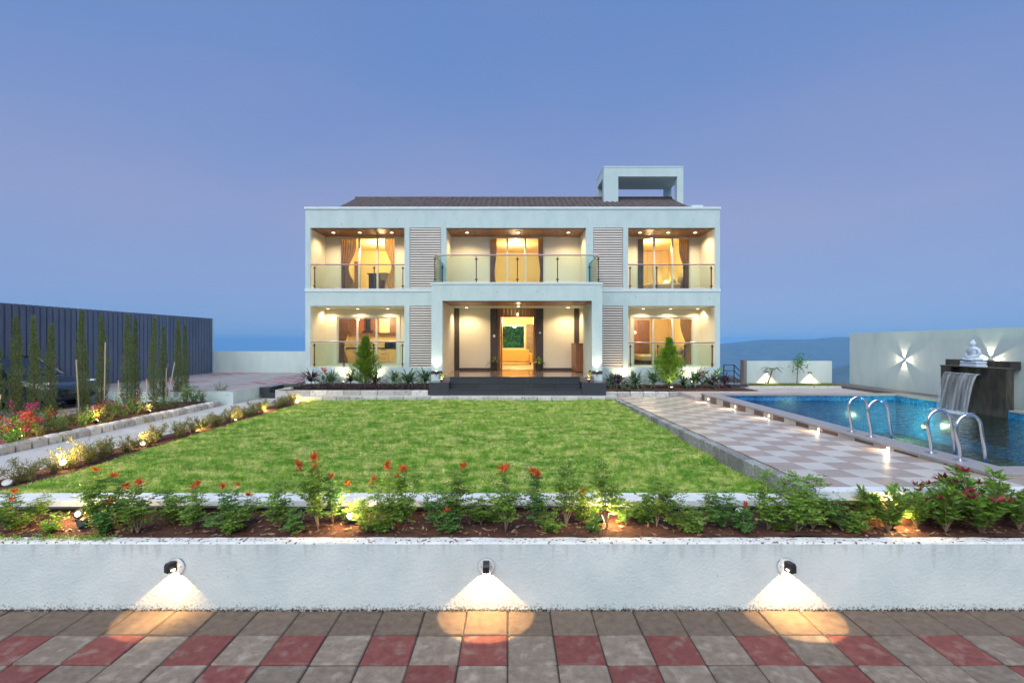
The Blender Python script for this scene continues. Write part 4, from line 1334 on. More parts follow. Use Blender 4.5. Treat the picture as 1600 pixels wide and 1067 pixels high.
for s in (-1, 1):
    f.tube([(0, .125 * s, .42), (.0, .165 * s, .32), (-.04, .14 * s, .25), (-.10, .04 * s, .222)], [.042, .036, .032, .026], 10)
f.ell((-.115, 0, .222), (.035, .06, .02))
for zz in (.30, .345, .39):   # folds of the robe across the chest
    f.tube([(-.078, -.09, zz + .03), (-.098, 0, zz - .02), (-.078, .08, zz - .03)], .008, 6)
for yy in (-.024, .024): f.ell((-.070, yy, .565), (.008, .014, .005))
f.ell((-.068, 0, .522), (.010, .02, .006))
o = f.build('figure', M['statue'], bt, smooth=True, world=False)
md = o.modifiers.new('remesh', 'REMESH'); md.mode = 'VOXEL'; md.voxel_size = .006; md.use_smooth_shade = True
md = o.modifiers.new('smooth', 'SMOOTH'); md.iterations = 2

# ================================================================== LAMPS ON WALLS
def wall_lamp(x, label, turn):
    z = pz(884, WALL_Y)
    t = thing('wall_lamp', label, 'lamp', (x, WALL_Y, z), group='lamps on the planter wall')
    MB().lathe([(.082, .0), (.082, -.008), (.074, -.011)], 28, (0, -.001, 0), 'Y').build('back_plate', M['white_plastic'], t, world=False)
    tr = MB(); n = 32
    for k in range(n):
        a0, a1 = 2 * math.pi * k / n, 2 * math.pi * (k + 1) / n
        tr.face([(.086 * math.cos(a0), -.003, .086 * math.sin(a0)), (.086 * math.cos(a1), -.003, .086 * math.sin(a1)), (.081 * math.cos(a1), -.0125, .081 * math.sin(a1)), (.081 * math.cos(a0), -.0125, .081 * math.sin(a0))])
    tr.build('rim', M['steel'], t, world=False)
    h = MB(); w = .029
    # hood: sloped front box, open below
    prof = [(-.012, .058), (-.085, .052), (-.098, .030), (-.098, -.030), (-.012, -.030)]
    for sgn in (-1, 1):
        h.face([(w * sgn, p[0], p[1]) for p in (prof if sgn > 0 else prof[::-1])])
    for p, q in zip(prof[:-1], prof[1:-1] + [prof[-1]]):
        if p[1] == -.030 and q[1] == -.030: continue
        h.face([(-w, p[0], p[1]), (w, p[0], p[1]), (w, q[0], q[1]), (-w, q[0], q[1])])
    o = h.build('hood', M['black_paint'], t, world=False); o.rotation_euler = (0, 0, turn)
    MB().lathe([(.02, -.005), (.02, -.012)], 12, (0, -.055, 0)).build('lens', M['bulb'], t, world=False)
    for sx_ in (-.05, .05):
        MB().lathe([(.005, -.011), (.004, -.015)], 8, (sx_, 0, .0), 'Y').build('screw', M['black'], t, world=False)
    lamp('SPOT', (x, WALL_Y - .055, z - .02), 38 + 10 * turn, t, (1.0, .62, .25), .006, (.06 * turn, 0, -1), 99, .10)


wall_lamp(px(276, WALL_Y), 'hooded wall lamp at the left of the planter wall', -.5)
wall_lamp(px(760, WALL_Y), 'hooded wall lamp in the middle of the planter wall', 0)
wall_lamp(px(1227, WALL_Y), 'hooded wall lamp at the right of the planter wall', .35)


def star_lamp(y, z, label):
    t = thing('star_lamp', label, 'lamp', (WX, y, z), group='four-way lamps on the tall pool wall')
    MB().box(-.05, -.001, -.03, .03, -.03, .03).build('body', M['white_plastic'], t, world=False)
    for d in ((0, 0, 1), (0, 0, -1), (0, 1, 0), (0, -1, 0)):
        dv = Vector(d)
        p = Vector((WX - .026, y, z)) + dv * .04
        lamp('SPOT', p, 26, t, (1, .84, .58), .003, dv, 62, .2)


star_lamp(15.5, 2.0, 'four-way star pattern lamp on the tall wall left of the fountain')
star_lamp(12.71, 2.13, 'four-way star pattern lamp half hidden behind the statue beam')
for i, (x, y) in enumerate(((1197.5, 581.5), (1264.5, 582.5))):
    d = 18.4
    t = thing('garden_wall_lamp', ['small down lamp on the low garden wall behind the young palm', 'small down lamp on the low garden wall right of the sapling'][i], 'lamp', (px(x, d), d, pz(y, d)), group='lamps on the low garden wall')
    MB().box(-.05, .05, -.07, -.001, -.02, .03).build('body', M['black_paint'], t, world=False)
    MB().box(-.035, .035, -.06, -.02, -.024, -.0205).build('lens', M['bulb_soft'], t, world=False)
    lamp('SPOT', (px(x, d), d - .07, pz(y, d) - .03), 55, t, (1, .80, .48), .01, (0, .0, -1), 105, .4)

# downlights in the soffits
def downlight(x, y, z, label, group, e=40, glow='bulb_soft'):
    t = thing('downlight', label, 'downlight', (x, y, z), group=group)
    MB().lathe([(.085, .0), (.085, -.012), (.062, -.016)], 18).build('trim', M['white_plastic'], t, world=False)
    MB().lathe([(.060, -.0165), (.05, -.021)], 16).build('lens', M[glow], t, world=False)
    lamp('SPOT', (x, y, z - .05), e, t, (1, .76, .44), .05, (0, 0, -1), 150, .6)


ZD = OPT - .029
pos3 = ['left', 'middle', 'right']
DY = 19.15
for nm, xs in (('upper left', (521, 562, 612)), ('upper middle', (729.7, 809.7, 888)), ('upper right', (1000, 1044, 1086))):
    for i, x in enumerate(xs):
        downlight(px(x, DY), DY, ZD, '%s round downlight in the %s balcony ceiling' % (pos3[i], nm), 'balcony downlights', 56)
for nm, xs in (('left', (510, 557, 604)), ('right', (1007, 1050, 1093))):
    for i, x in enumerate(xs):
        downlight(px(x, 19.45), 19.62, GT - .022, '%s downlight above the ground floor %s window recess' % (pos3[i], nm), 'window recess downlights', 34)
for i, (x, y) in enumerate(((729, 19.3), (887.5, 19.3), (810, 16.75), (810, 17.35), (810, 18.6))):
    downlight(px(x, y), y, PO - .029, ['left downlight in the porch ceiling', 'right downlight in the porch ceiling', 'front downlight of the row before the porch door', 'middle downlight of the row before the porch door', 'rear downlight of the row before the porch door'][i], 'porch downlights', 80 if i < 2 else 20)
# pendant before the door
t = thing('pendant_lamp', 'small hanging glass lamp in front of the porch door', 'lamp', (px(809, 18.6), 18.9, PO - .03))
MB().tube([(0, 0, 0), (0, 0, -.22)], .006, 6).build('cord', M['black'], t, world=False)
MB().lathe([(.03, -.22), (.06, -.26), (.065, -.36), (.05, -.40)], 14).build('shade', M['balu_glass'], t, world=False)
MB().lathe([(.02, -.26), (.025, -.31), (.012, -.35)], 10).build('bulb', M['bulb_soft'], t, world=False)

# up-lights at the foot of the porch pillars and behind the facade plants
def uplight(x, y, z, label, group, e, aim=(0, .5, 1), cone=90, glow='bulb', col=(1, .78, .42)):
    t = thing('garden_uplight', label, 'lamp', (x, y, z), group=group)
    MB().tube([(0, 0, -.12), (0, 0, 0)], .012, 6).build('spike', M['black'], t, world=False)
    MB().lathe([(.028, -.02), (.042, .0), (.045, .05), (.04, .052)], 14).build('head', M['black'], t, world=False)
    MB().lathe([(.036, .0525), (.03, .056)], 12).build('lens', M[glow], t, world=False)
    lamp('SPOT', (x, y, z + .07), e, t, col, .03, aim, cone, .6)
    return t


for i, (x, y) in enumerate(((681.5, 577), (933, 577))):
    uplight(px(x, 16.35), 16.36, pz(y + 3, 16.35) - .05, ['up light on the plinth at the left porch pillar', 'up light on the plinth at the right porch pillar'][i], 'porch pillar up lights', 14, (0, .35, 1), 75, col=(1, .86, .62))
for i, (x, y) in enumerate(((536, 18.15), (583, 18.2), (975, 18.2), (1081, 18.2))):
    uplight(px(x, y), y, 1.03, ['up light behind plants left of the left conifer', 'up light behind plants right of the left conifer', 'up light behind the plants beside the right louvre', 'up light behind plants right of the right conifer'][i], 'facade bed up lights', 30, (0, .5, 1), 110)
t = uplight(px(1049, 16.6), 16.6, .98, 'bright spot at the foot of the right conifer', 'facade bed up lights', 14, (0, .3, 1), 100)
for i, x in enumerate((690, 920)):
    uplight(px(x, 15.95), 15.95, 1.30, ['small lamp among the plants on the left step block', 'small lamp among the plants on the right step block'][i], 'step block lamps', 9, (0, .3, 1), 120)


def bulb_lamp(x, y, z, label, group, e, r=.035, light=True, face=None):
    t = thing('garden_light', label, 'lamp', (x, y, z), group=group)
    MB().tube([(0, 0, -.14), (0, 0, -.02)], .010, 6).build('spike', M['black'], t, world=False)
    h = MB(); h.lathe([(.022, -.05), (.048, -.01), (.05, .012)], 14); o = h.build('head', M['black'], t, world=False)
    g = MB().ell((0, 0, .014), (r, r, r * .8), 12, 8).build('bulb', M['bulb'], t, world=False)
    d = face or (0, -.9, .35)
    rot = Vector(d).to_track_quat('Z', 'Y').to_euler()
    o.rotation_euler = rot; g.rotation_euler = rot
    lamp('POINT', Vector((x, y, z)) + Vector((0, 0, .13)), e, t, (1, .68, .28), .03)
    return t


HL = [(98, 7.16), (222, 8.7), (313, 10.3), (367, 11.6), (413, 13.0), (464, 14.9)]
HLz = [.84, .80, .72, .76, .76, .82]
HLy = [722, 692, 677, 658, 644, 627]
for i, (x, d) in enumerate(HL):
    bulb_lamp(px(x, d), d, pz(HLy[i], d), '%s glowing garden light along the lawn hedge, counted from the camera' % ORD[i], 'lights in the lawn edge hedge', 16, .042, face=(.7, -.7, .2))
BL = [(123, 803, 5.3), (547, 806, 5.25)]
for i, (x, y, d) in enumerate(BL):
    bulb_lamp(px(x, d), d, pz(y, d), ['glowing garden light among the leftmost flower shrubs', 'glowing garden light in the flower bed left of the middle wall lamp'][i], 'lights facing the camera in the flower bed', 15, .026)
# lamps facing into the plants
for i, (x, y, d, e) in enumerate(((935, 812, 5.2, 18), (1395, 815, 5.15, 18))):
    t = thing('bed_spotlight', ['black bed spotlight shining on shrubs right of the lawn middle', 'black bed spotlight shining into the glossy bushes'][i], 'lamp', (px(x, d), d, pz(y, d)), group='spotlights inside the flower bed')
    MB().tube([(0, 0, -.1), (0, 0, 0)], .01, 6).build('spike', M['black'], t, world=False)
    o = MB().lathe([(.03, -.06), (.045, 0), (.045, .05)], 14).build('head', M['black'], t, world=False); o.rotation_euler = (0, R(70), 0)
    o2 = MB().lathe([(.038, .051), (.03, .054)], 12).build('lens', M['bulb_soft'], t, world=False); o2.rotation_euler = (0, R(70), 0)
    lamp('POINT', (px(x, d) + .12, d, pz(y, d) + .10), e, t, (1, .68, .28), .03)
for i, (x, y, d) in enumerate(((1157, 801, 5.35), (747, 803, 5.45), (1571, 800, 5.3))):
    t = thing('bed_lamp', ['white lamp head right of the lawn among low shrubs, switched off', 'white lamp head behind the middle flower shrubs, switched off', 'white lamp head near the right frame edge, switched off'][i], 'lamp', (px(x, d), d, pz(y, d)), group='white lamp heads in the flower bed')
    MB().tube([(0, 0, -.15), (0, 0, -.02)], .014, 8).build('stem', M['white_plastic'], t, world=False)
    o = MB().lathe([(.02, -.05), (.045, -.03), (.055, .02), (.05, .05), (.03, .055)], 14).build('head', M['white_plastic'], t, world=False)
    o.rotation_euler = (R(60), 0, R(25 * (i - 1)))
for i, (x, y, d) in enumerate(((130, 818, 5.15), (12, 755, 6.3))):
    t = thing('bed_lamp', ['dark solar lamp head beside the leftmost bed light', 'pale lamp head by the hedge at the left frame edge'][i], 'lamp', (px(x, d), d, pz(y, d)), group='white lamp heads in the flower bed')
    MB().tube([(0, 0, -.12), (0, 0, -.02)], .012, 8).build('stem', M['black'], t, world=False)
    o = MB().lathe([(.02, -.05), (.045, -.02), (.052, .03), (.03, .04)], 14).build('head', M['black' if i == 0 else 'white_plastic'], t, world=False)
    o.rotation_euler = (R(40), R(20), 0)
tag(MB().tube([(-8 + .5 * k, 5.59 + .012 * math.sin(k * 1.3), .70 + .01 * math.sin(k * .9)) for k in range(33)], .022, 8).build('irrigation_pipe', M['black'], smooth=True), 'black irrigation pipe running behind the flower shrubs', 'pipe')
#@@PLANTS

# ================================================================== PLANTS
class LB:
    """collects leaf quads (arrays)"""
    def __init__(s): s.V = []; s.n = 0

    def add(s, P, D, L, W, r, fold=.12, up=None):
        P = np.asarray(P, float); D = np.asarray(D, float)
        D = D / np.maximum(np.linalg.norm(D, axis=1, keepdims=True), 1e-6)
        n = len(P)
        L = np.broadcast_to(np.asarray(L, float), (n,))[:, None]; W = np.broadcast_to(np.asarray(W, float), (n,))[:, None]
        rv = r.normal(0, 1, (n, 3)) * .6 + np.array([0, 0, 1.0])
        S = np.cross(D, rv); S /= np.maximum(np.linalg.norm(S, axis=1, keepdims=True), 1e-6)
        N = np.cross(S, D)
        m = P + D * L * .45 - N * L * fold
        q = np.stack([P, m + S * W / 2, P + D * L, m - S * W / 2], 1)
        s.V.append(q.reshape(-1, 3)); s.n += n
        return s

    def mesh(s, name, m):
        V = np.concatenate(s.V)
        return arrays_mesh(name, V, np.arange(len(V)).reshape(-1, 4), m)


def unit(v): return v / np.linalg.norm(v)


def stem_curve(r, h, lean, n=7):
    a = r.uniform(0, 2 * np.pi); l = lean * r.uniform(.4, 1)
    d = np.array([math.cos(a), math.sin(a), 0]); kink = r.uniform(-.25, .25)
    return [d * l * (t ** 1.3) + np.array([-d[1], d[0], 0]) * kink * l * math.sin(3 * t) + np.array([0, 0, h * t]) for t in np.linspace(0, 1, n)]


def tecoma(seed, h, flowers, dark=False, dens=1.0, bare=.2):
    r = np.random.default_rng(seed)
    st = MB(); lb = LB(); heads = []
    ns = r.integers(6, 9)
    for i in range(ns):
        hh = h * (1 if i == 0 else (r.uniform(.75, .98) if i < 3 else r.uniform(.4, .72)))
        c = stem_curve(r, hh, .21 if i else .05)
        st.tube(c, [.0055 * (1 - .7 * k / 6) for k in range(7)], 5)
        c = np.array(c)
        nn = int(hh / .021 * dens)
        for k in range(nn):
            t = r.uniform(bare, 1.0)
            j = t * 6; a = int(min(j, 5)); p = c[a] + (c[a + 1] - c[a]) * (j - a)
            an = r.uniform(0, 2 * np.pi); rd_ = np.array([math.cos(an), math.sin(an), r.uniform(-.2, .5)])
            Lr = r.uniform(.05, .11)
            for q in range(4):
                pp = p + rd_ * Lr * (q + .6) / 4
                side = np.cross(rd_, [0, 0, 1.0])
                lb.add([pp, pp], [side + rd_ * .4 + [0, 0, r.uniform(-.4, .2)], -side + rd_ * .4 + [0, 0, r.uniform(-.4, .2)]], r.uniform(.028, .046), r.uniform(.018, .027), r)
            lb.add([p + rd_ * Lr], [rd_], .042, .026, r)
        if i < flowers:
            top = c[-1]
            for g in range(r.integers(1, 3)):
                k = 20
                off = r.normal(0, .018, 3); fl = LB(); heads.append(fl)
                D = r.normal(0, .75, (k, 3)) + [0, 0, .65]
                fl.add(np.repeat([top + off + [0, 0, .012]], k, 0), D, r.uniform(.04, .075, k), r.uniform(.014, .024, k), r, .05)
    out = [('stems', st.mesh('stems', M['stem'])), ('foliage', lb.mesh('foliage', M['tecoma_dark' if dark else 'tecoma']))]
    out += [('flower', f.mesh('flower', M['flower'])) for f in heads]
    return out


def glossy(seed, h, red):
    r = np.random.default_rng(seed); st = MB(); lb = LB(); tips_ = []
    for i in range(15):
        hh = h * r.uniform(.55, 1)
        c = np.array(stem_curve(r, hh, .26)); st.tube(c, [.006 * (1 - .6 * k / 6) for k in range(7)], 5)
        for k in range(20):
            t = r.uniform(.2, 1.0) ** .8; j = t * 6; a = int(min(j, 5)); p = c[a] + (c[a + 1] - c[a]) * (j - a)
            an = r.uniform(0, 6.28, 2)
            D = np.stack([np.cos(an), np.sin(an), r.uniform(-.2, .9, 2)], -1)
            lb.add(np.repeat([p], 2, 0), D, r.uniform(.06, .10, 2), r.uniform(.020, .030, 2), r)
        k = 9; an = r.uniform(0, 6.28, k); D = np.stack([np.cos(an), np.sin(an), r.uniform(.1, 1.1, k)], -1)
        tgt = lb
        if r.random() < red:
            tgt = LB(); tips_.append(tgt)
        tgt.add(np.repeat([c[-1]], k, 0), D, r.uniform(.05, .085, k), r.uniform(.016, .026, k), r)
    out = [('stems', st.mesh('stems', M['stem'])), ('foliage', lb.mesh('foliage', M['glossy']))]
    out += [('red_tip', q.mesh('red_tip', M['redtip'])) for q in tips_]
    return out


def hedge(seed, h):
    r = np.random.default_rng(seed); st = MB(); lb = LB(); dr = LB()
    for i in range(13):
        hh = h * r.uniform(.4, 1) * (1.35 if i == 0 else 1)
        c = np.array(stem_curve(r, hh, .24)); st.tube(c, [.004 * (1 - .6 * k / 6) for k in range(7)], 4, False)
        for k in range(int(34 * hh / h)):
            t = r.uniform(.12, 1.0); j = t * 6; a = int(min(j, 5)); p = c[a] + (c[a + 1] - c[a]) * (j - a)
            d = r.normal(0, 1, 3) + [0, 0, .5]; d /= np.linalg.norm(d)
            n = 4
            (dr if r.random() < .28 else lb).add(p + d * np.linspace(.006, .05, n)[:, None], d + r.normal(0, .6, (n, 3)), r.uniform(.016, .03, n), r.uniform(.008, .014, n), r)
    return [('stems', st.mesh('stems', M['stem'])), ('foliage', lb.mesh('foliage', M['hedge'])), ('dry_leaves', dr.mesh('dry_leaves', M['hedge_dry']))]


def cypress(seed, h, rad):
    r = np.random.default_rng(seed); lb = LB(); l2 = LB(); tr = MB()
    tr.tube([(0, 0, 0), (0, 0, h * .5), (.01, 0, h * .96)], [.022, .014, .003], 6)
    n = 3300
    t = r.uniform(.05, 1, n) ** 1.0
    prof = np.interp(t, [0, .08, .25, .5, .75, .92, 1], [.55, .9, 1, .85, .5, .2, .04]) * rad
    prof *= 1 + .18 * np.sin(t * 23 + seed) + .12 * np.sin(t * 51)
    an = r.uniform(0, 6.28, n); rr_ = prof * np.sqrt(r.uniform(.05, 1, n))
    keep = r.random(n) < np.interp(t, [0, .7, 1], [1, .85, .5])
    t, an, rr_ = t[keep], an[keep], rr_[keep]; n = len(t)
    wob = .02 * np.sin(t * 6 + seed)
    P = np.stack([rr_ * np.cos(an) + wob, rr_ * np.sin(an), t * h], -1)
    D = np.stack([np.cos(an) * .42, np.sin(an) * .42, np.full(n, 1.0)], -1) + r.normal(0, .22, (n, 3))
    sel = r.random(n) < .3
    lb.add(P[~sel], D[~sel], r.uniform(.05, .11, (~sel).sum()), r.uniform(.008, .016, (~sel).sum()), r)
    l2.add(P[sel], D[sel], r.uniform(.05, .10, sel.sum()), r.uniform(.008, .016, sel.sum()), r)
    return [('trunk', tr.mesh('trunk', M['bark'])), ('foliage', lb.mesh('foliage', M['cypress'])), ('olive_foliage', l2.mesh('olive_foliage', M['cypress_b']))]


def conifer(seed, h, rad):
    r = np.random.default_rng(seed); lb = LB(); tr = MB()
    tr.tube([(0, 0, 0), (0, 0, h * .6), (.01, 0, h * .97)], [.035, .02, .004], 6)
    for i in range(330):
        t = r.uniform(.04, .97); an = r.uniform(0, 6.28)
        L = rad * np.interp(t, [0, .1, .3, .7, 1], [.75, 1, .92, .42, .06]) * r.uniform(.72, 1.18)
        d = np.array([math.cos(an), math.sin(an), .55 + .5 * t]); d /= np.linalg.norm(d)
        base = np.array([0, 0, h * t * .93])
        k = int(14 + 26 * L / rad)
        s = r.uniform(.15, 1, k)
        P = base + d * (L * s)[:, None] + r.normal(0, .022, (k, 3))
        D = d + r.normal(0, .42, (k, 3)) + [0, 0, .35]
        lb.add(P, D, r.uniform(.05, .095, k), r.uniform(.014, .026, k), r)
    return [('trunk', tr.mesh('trunk', M['bark'])), ('foliage', lb.mesh('foliage', M['thuja']))]


def straps(seed, h, n, m, wid=.028, spread=.75, stem=.0):
    r = np.random.default_rng(seed); V = []; Q = []
    st = MB()
    if stem > 0: st.tube([(0, 0, 0), (0.01, .01, stem)], [.016, .012], 6)
    for i in range(n):
        an = r.uniform(0, 6.28); L = h * r.uniform(.6, 1.15); el = r.uniform(.15, 1.4); droop = r.uniform(.3, 1.25)
        p = np.array([0, 0, stem * r.uniform(.5, 1.0)]); d = np.array([math.cos(an) * math.cos(el) * spread * 1.3, math.sin(an) * math.cos(el) * spread * 1.3, math.sin(el)])
        side = np.array([-math.sin(an), math.cos(an), 0]); b0 = len(V)
        k = 6
        for j in range(k):
            t = j / (k - 1); w = wid * (math.sin(math.pi * min(.12 + t * .88, 1)) ** .7 + .02) * .5
            V += [p - side * w, p + side * w]
            p = p + d * L / (k - 1); d = d + np.array([0, 0, -droop * .32])
        for j in range(k - 1): Q.append((b0 + 2 * j, b0 + 2 * j + 1, b0 + 2 * j + 3, b0 + 2 * j + 2))
    out = [('leaves', arrays_mesh('leaves', V, Q, m, smooth=True))]
    if stem > 0: out.insert(0, ('stem', st.mesh('stem', M['stem'])))
    return out


def bushy(seed, h, w, nleaf, lsize, m, bract=None, nb=0, stems=7):
    r = np.random.default_rng(seed); st = MB(); lb = LB(); fb_ = LB(); tips = []
    for i in range(stems):
        c = np.array(stem_curve(r, h * r.uniform(.55, 1), w)); st.tube(c, [.008 * (1 - .7 * k / 6) for k in range(7)], 5, False)
        tips.append(c)
    for i in range(nleaf):
        c = tips[r.integers(stems)]; j = r.uniform(.22, 1) * 6; a = int(min(j, 5)); p = c[a] + (c[a + 1] - c[a]) * (j - a) + r.normal(0, w * .13, 3)
        lb.add([p], [r.normal(0, 1, 3) + [0, 0, .2]], lsize * r.uniform(.7, 1.3), lsize * .55, r)
    for i in range(nb):
        c = tips[r.integers(stems)]; p = c[-1 - (i % 2)] + r.normal(0, w * .16, 3); k = 14
        fb_.add(p + r.normal(0, .025, (k, 3)), r.normal(0, 1, (k, 3)), r.uniform(.025, .042, k), r.uniform(.02, .034, k), r)
    out = [('stems', st.mesh('stems', M['stem'])), ('foliage', lb.mesh('foliage', m))]
    if nb: out.append(('blossom', fb_.mesh('blossom', bract)))
    return out


def plant(name, label, cat, parts, loc, rz=0.0, s=1.0, group=None, sz=None):
    t = thing(name, label, cat, loc, rz, group, s)
    if sz: t.scale = (s, s, sz)
    for (n, me) in parts:
        link(n, me, t, False)
    return t


rp = random.Random(21)
# ---- flower bed shrubs: (photo x, top y, flowers, depth)
FS = [(22, 768, 2, 5.2), (58, 780, 0, 5.4), (150, 741, 1, 5.25), (187, 742, 1, 5.35), (215, 756, 2, 5.15), (262, 758, 0, 5.4), (305, 757, 2, 5.3), (343, 764, 2, 5.2),
      (384, 774, 1, 5.35), (436, 746, 0, 5.3), (497, 720, 3, 5.25), (520, 742, 2, 5.4), (572, 778, 0, 5.3), (607, 731, 2, 5.25), (634, 735, 2, 5.35), (682, 762, 0, 5.3),
      (716, 733, 1, 5.25), (752, 774, 0, 5.35), (790, 735, 2, 5.2), (838, 742, 2, 5.3), (884, 714, 0, 5.3), (914, 766, 2, 5.4), (948, 718, 0, 5.25), (978, 776, 0, 5.35), (1026, 738, 0, 5.3),
      (1062, 770, 0, 5.2), (1102, 766, 0, 5.35), (1132, 762, 0, 5.3), (1200, 733, 0, 5.3), (1244, 742, 0, 5.2), (1270, 738, 0, 5.35), (1316, 775, 0, 5.3), (1352, 770, 1, 5.4)]
TV = {}
for i, (x, ty, fl, d) in enumerate(FS):
    d -= .13 if x < 1180 else .22
    key = (i % 7, fl)
    dark = i % 4 == 3
    key = (i % 7, fl, dark)
    if key not in TV:
        TV[key] = tecoma(100 + i, .62, fl, dark, dens=.85 if not dark else .75, bare=.34 if i % 3 else .22)
    hgt = pz(ty, d) - .65
    s = max(.48, hgt / .60)
    lab = ('%s shrub from the left in the flower bed, ' % ORD[i]) + ('with orange-red blossom' if fl else 'leafy without blossom')
    plant('flower_shrub', lab, 'shrub', TV[key], (px(x, d), d, .64), rp.uniform(0, 6.28), min(1.0, .55 + s * .45), 'shrubs in the foreground flower bed', sz=s)
    if ty < 745 or i % 2 == 0:   # low sucker growth at the same foot belongs to the plant
        pass
GV = [(1388, 755, 0.0, 5.25), (1432, 762, .1, 5.35), (1478, 748, .45, 5.25), (1533, 733, .55, 5.2), (1592, 755, .8, 5.3)]
glab = ['leftmost glossy green bush lit from below by a bed spotlight', 'second glossy green bush from the left, beside the lit one', 'glossy bush with red-tipped leaves left of the tallest bush', 'tallest glossy bush with red tips before the pool corner', 'red-tipped glossy bush at the right frame edge']
for i, (x, ty, red, d) in enumerate(GV):
    d -= .2
    plant('glossy_bush', glab[i], 'bush', glossy(300 + i, .5, red), (px(x, d), d, .64), rp.uniform(0, 6), (pz(ty, d) - .65) / .5, 'glossy bushes in the flower bed')
# low young shrubs that close the row
YV = [tecoma(950 + i, .30, 1 if i == 2 else 0, i % 3 == 2, 1.25, .08) for i in range(6)]
YX = [4, 40, 78, 100, 170, 232, 285, 325, 362, 408, 462, 480, 545, 560, 590, 655, 700, 735, 770, 812, 860, 900, 930, 962, 1004, 1046, 1082, 1118, 1160, 1178, 1222, 1292, 1332]
for i, x in enumerate(YX[::2]):
    d = (5.05 if i % 3 else 5.35) if x < 1150 else 5.06
    plant('young_shrub', '%s low young shrub from the left filling the flower bed row' % ORD[i], 'shrub', YV[i % 6], (px(x, d), d, .64), rp.uniform(0, 6.28), rp.uniform(.6, 1.0), 'low young shrubs in the foreground flower bed')
# small ground shoots
r = np.random.default_rng(77)
n = 900
P = np.stack([r.uniform(-6.3, 6.3, n), r.uniform(4.90, 5.5, n), np.full(n, .66)], -1)
ll = LB(); ll.add(P, np.stack([r.normal(0, 1, n), r.normal(0, 1, n), r.uniform(-.05, .25, n)], -1), r.uniform(.03, .10, n), r.uniform(.012, .03, n), r, .1)
tag(link('leaf_litter', ll.mesh('leaf_litter', M['litter'])), 'dry brown leaves scattered over the flower bed soil', 'leaf litter', kind='stuff')
cr = LB()
for k in range(260):
    p = np.array([r.uniform(-5.4, -3.85), 4.80 + abs(r.normal(0, .05)), .665])
    cr.add(p + r.normal(0, .012, (4, 3)), r.normal(0, 1, (4, 3)) * [1, 1, .4] + [0, -.3, .2], .022, .012, r)
tag(link('creeper', cr.mesh('creeper', M['tecoma'])), 'low green creeper spilling over the left end of the planter wall', 'creeper', kind='stuff')

# ---- hedge along the lawn
HV = [hedge(400 + i, .30) for i in range(7)]
d = 6.2
i = 0
while d < 15.1:
    x = -6.5 + rp.uniform(-.12, .12)
    plant('hedge_shrub', '%s low wispy hedge shrub along the lawn, counted from the camera' % ORD[i], 'shrub', HV[i % 7], (x, d, .73), rp.uniform(0, 6.28), rp.uniform(.8, 1.25), 'low hedge shrubs along the lawn edge')
    i += 1
    d += .255

# ---- cypresses
CY = [(24.4, 483, 0), (53, 491, 0), (78.6, 497, 0), (128.6, 482, 0), (159, 484, 0), (198.7, 488, 0), (211, 489, .5), (240, 493, 0), (255, 502, .4), (278, 497, 0), (289, 500, .6)]
CV = [cypress(500 + i, 2.4, .118) for i in range(5)]
for i, (x, ty, back) in enumerate(CY):
    X = -10.0 - back
    d = -X * F / (797 - x)
    hgt = (pz(ty, d) - .77) * (.97 if i % 2 else .93)
    plant('cypress', '%s slender cypress from the left in the row before the metal fence' % ORD[i], 'cypress', CV[i % 5], (X, d, .77), rp.uniform(0, 6), hgt / 2.4 * rp.uniform(.92, 1.08), 'slender cypresses before the metal fence', sz=hgt / 2.4)
plant('cypress', 'slender cypress cut by the left frame edge', 'cypress', CV[2], (-10.0, 9.55, .77), 1, 1.0, 'slender cypresses before the metal fence')
STK = [(119, 562, 9.9, 0.02, -.1), (164.5, 535, 9.8, .05, 0), (185, 594, 9.6, 0, 0), (229, 592, 9.5, .0, 0), (273, 565, 9.9, .15, .2), (263, 568, 10.3, .35, 0), (1, 617, 9.3, .3, 0), (260, 575, 10.1, 0.02, 0)]
slab = ['pale bamboo stake left of the fourth cypress', 'tall bamboo stake behind the fifth cypress', 'short white stake left of the sixth cypress', 'thin brown stake left of the eighth cypress', 'leaning bamboo stake before the tenth cypress', 'most slanted bamboo stake behind the ninth cypress', 'slanted bamboo stake at the left frame edge', 'thin bamboo stake tied to the ninth cypress']
for i, (x, ty, X, lx, ly) in enumerate(STK):
    d = X * F / (797 - x)
    z1 = pz(ty, d)
    tag(MB().tube([(-X - lx * .6, d - ly, .75), (-X, d, z1)], .012, 6).build('bamboo_stake', M['bamboo']), slab[i], 'stake', 'bamboo stakes in the left garden bed')

# ---- left bed shrubs
LBD = [(34, 9.35, .62, 'bougainvillea with magenta and red blossom at the left frame edge', 'bougain', 30), (20, 8.9, .5, 'low bougainvillea with bright red blossom beside the kerb', 'red_bract', 16), (48, 9.2, .55, 'red flowering shrub below the second cypress', 'red_bract', 18),
       (178, 9.5, .55, 'flowering shrub with dark red blossom between fifth and sixth cypress', 'bougain', 16), (152, 9.1, .4, 'small shrub with crimson blossom under the fifth cypress', 'red_bract', 8), (16, 8.75, .28, 'low clump with one magenta blossom by the kerb', 'bougain', 3),
       (205, 9.6, .5, 'pink and white flowering shrub under the sixth cypress', 'red_bract', 5)]
for i, (x, X, h, lab, br, nb) in enumerate(LBD):
    d = X * F / (797 - x)
    plant('flowering_shrub', lab, 'shrub', bushy(600 + i, h, .30, 420, .045, M['tecoma'], M[br], nb, 9), (-X, d, .77), 0, 1.0, 'flowering shrubs in the left bed')
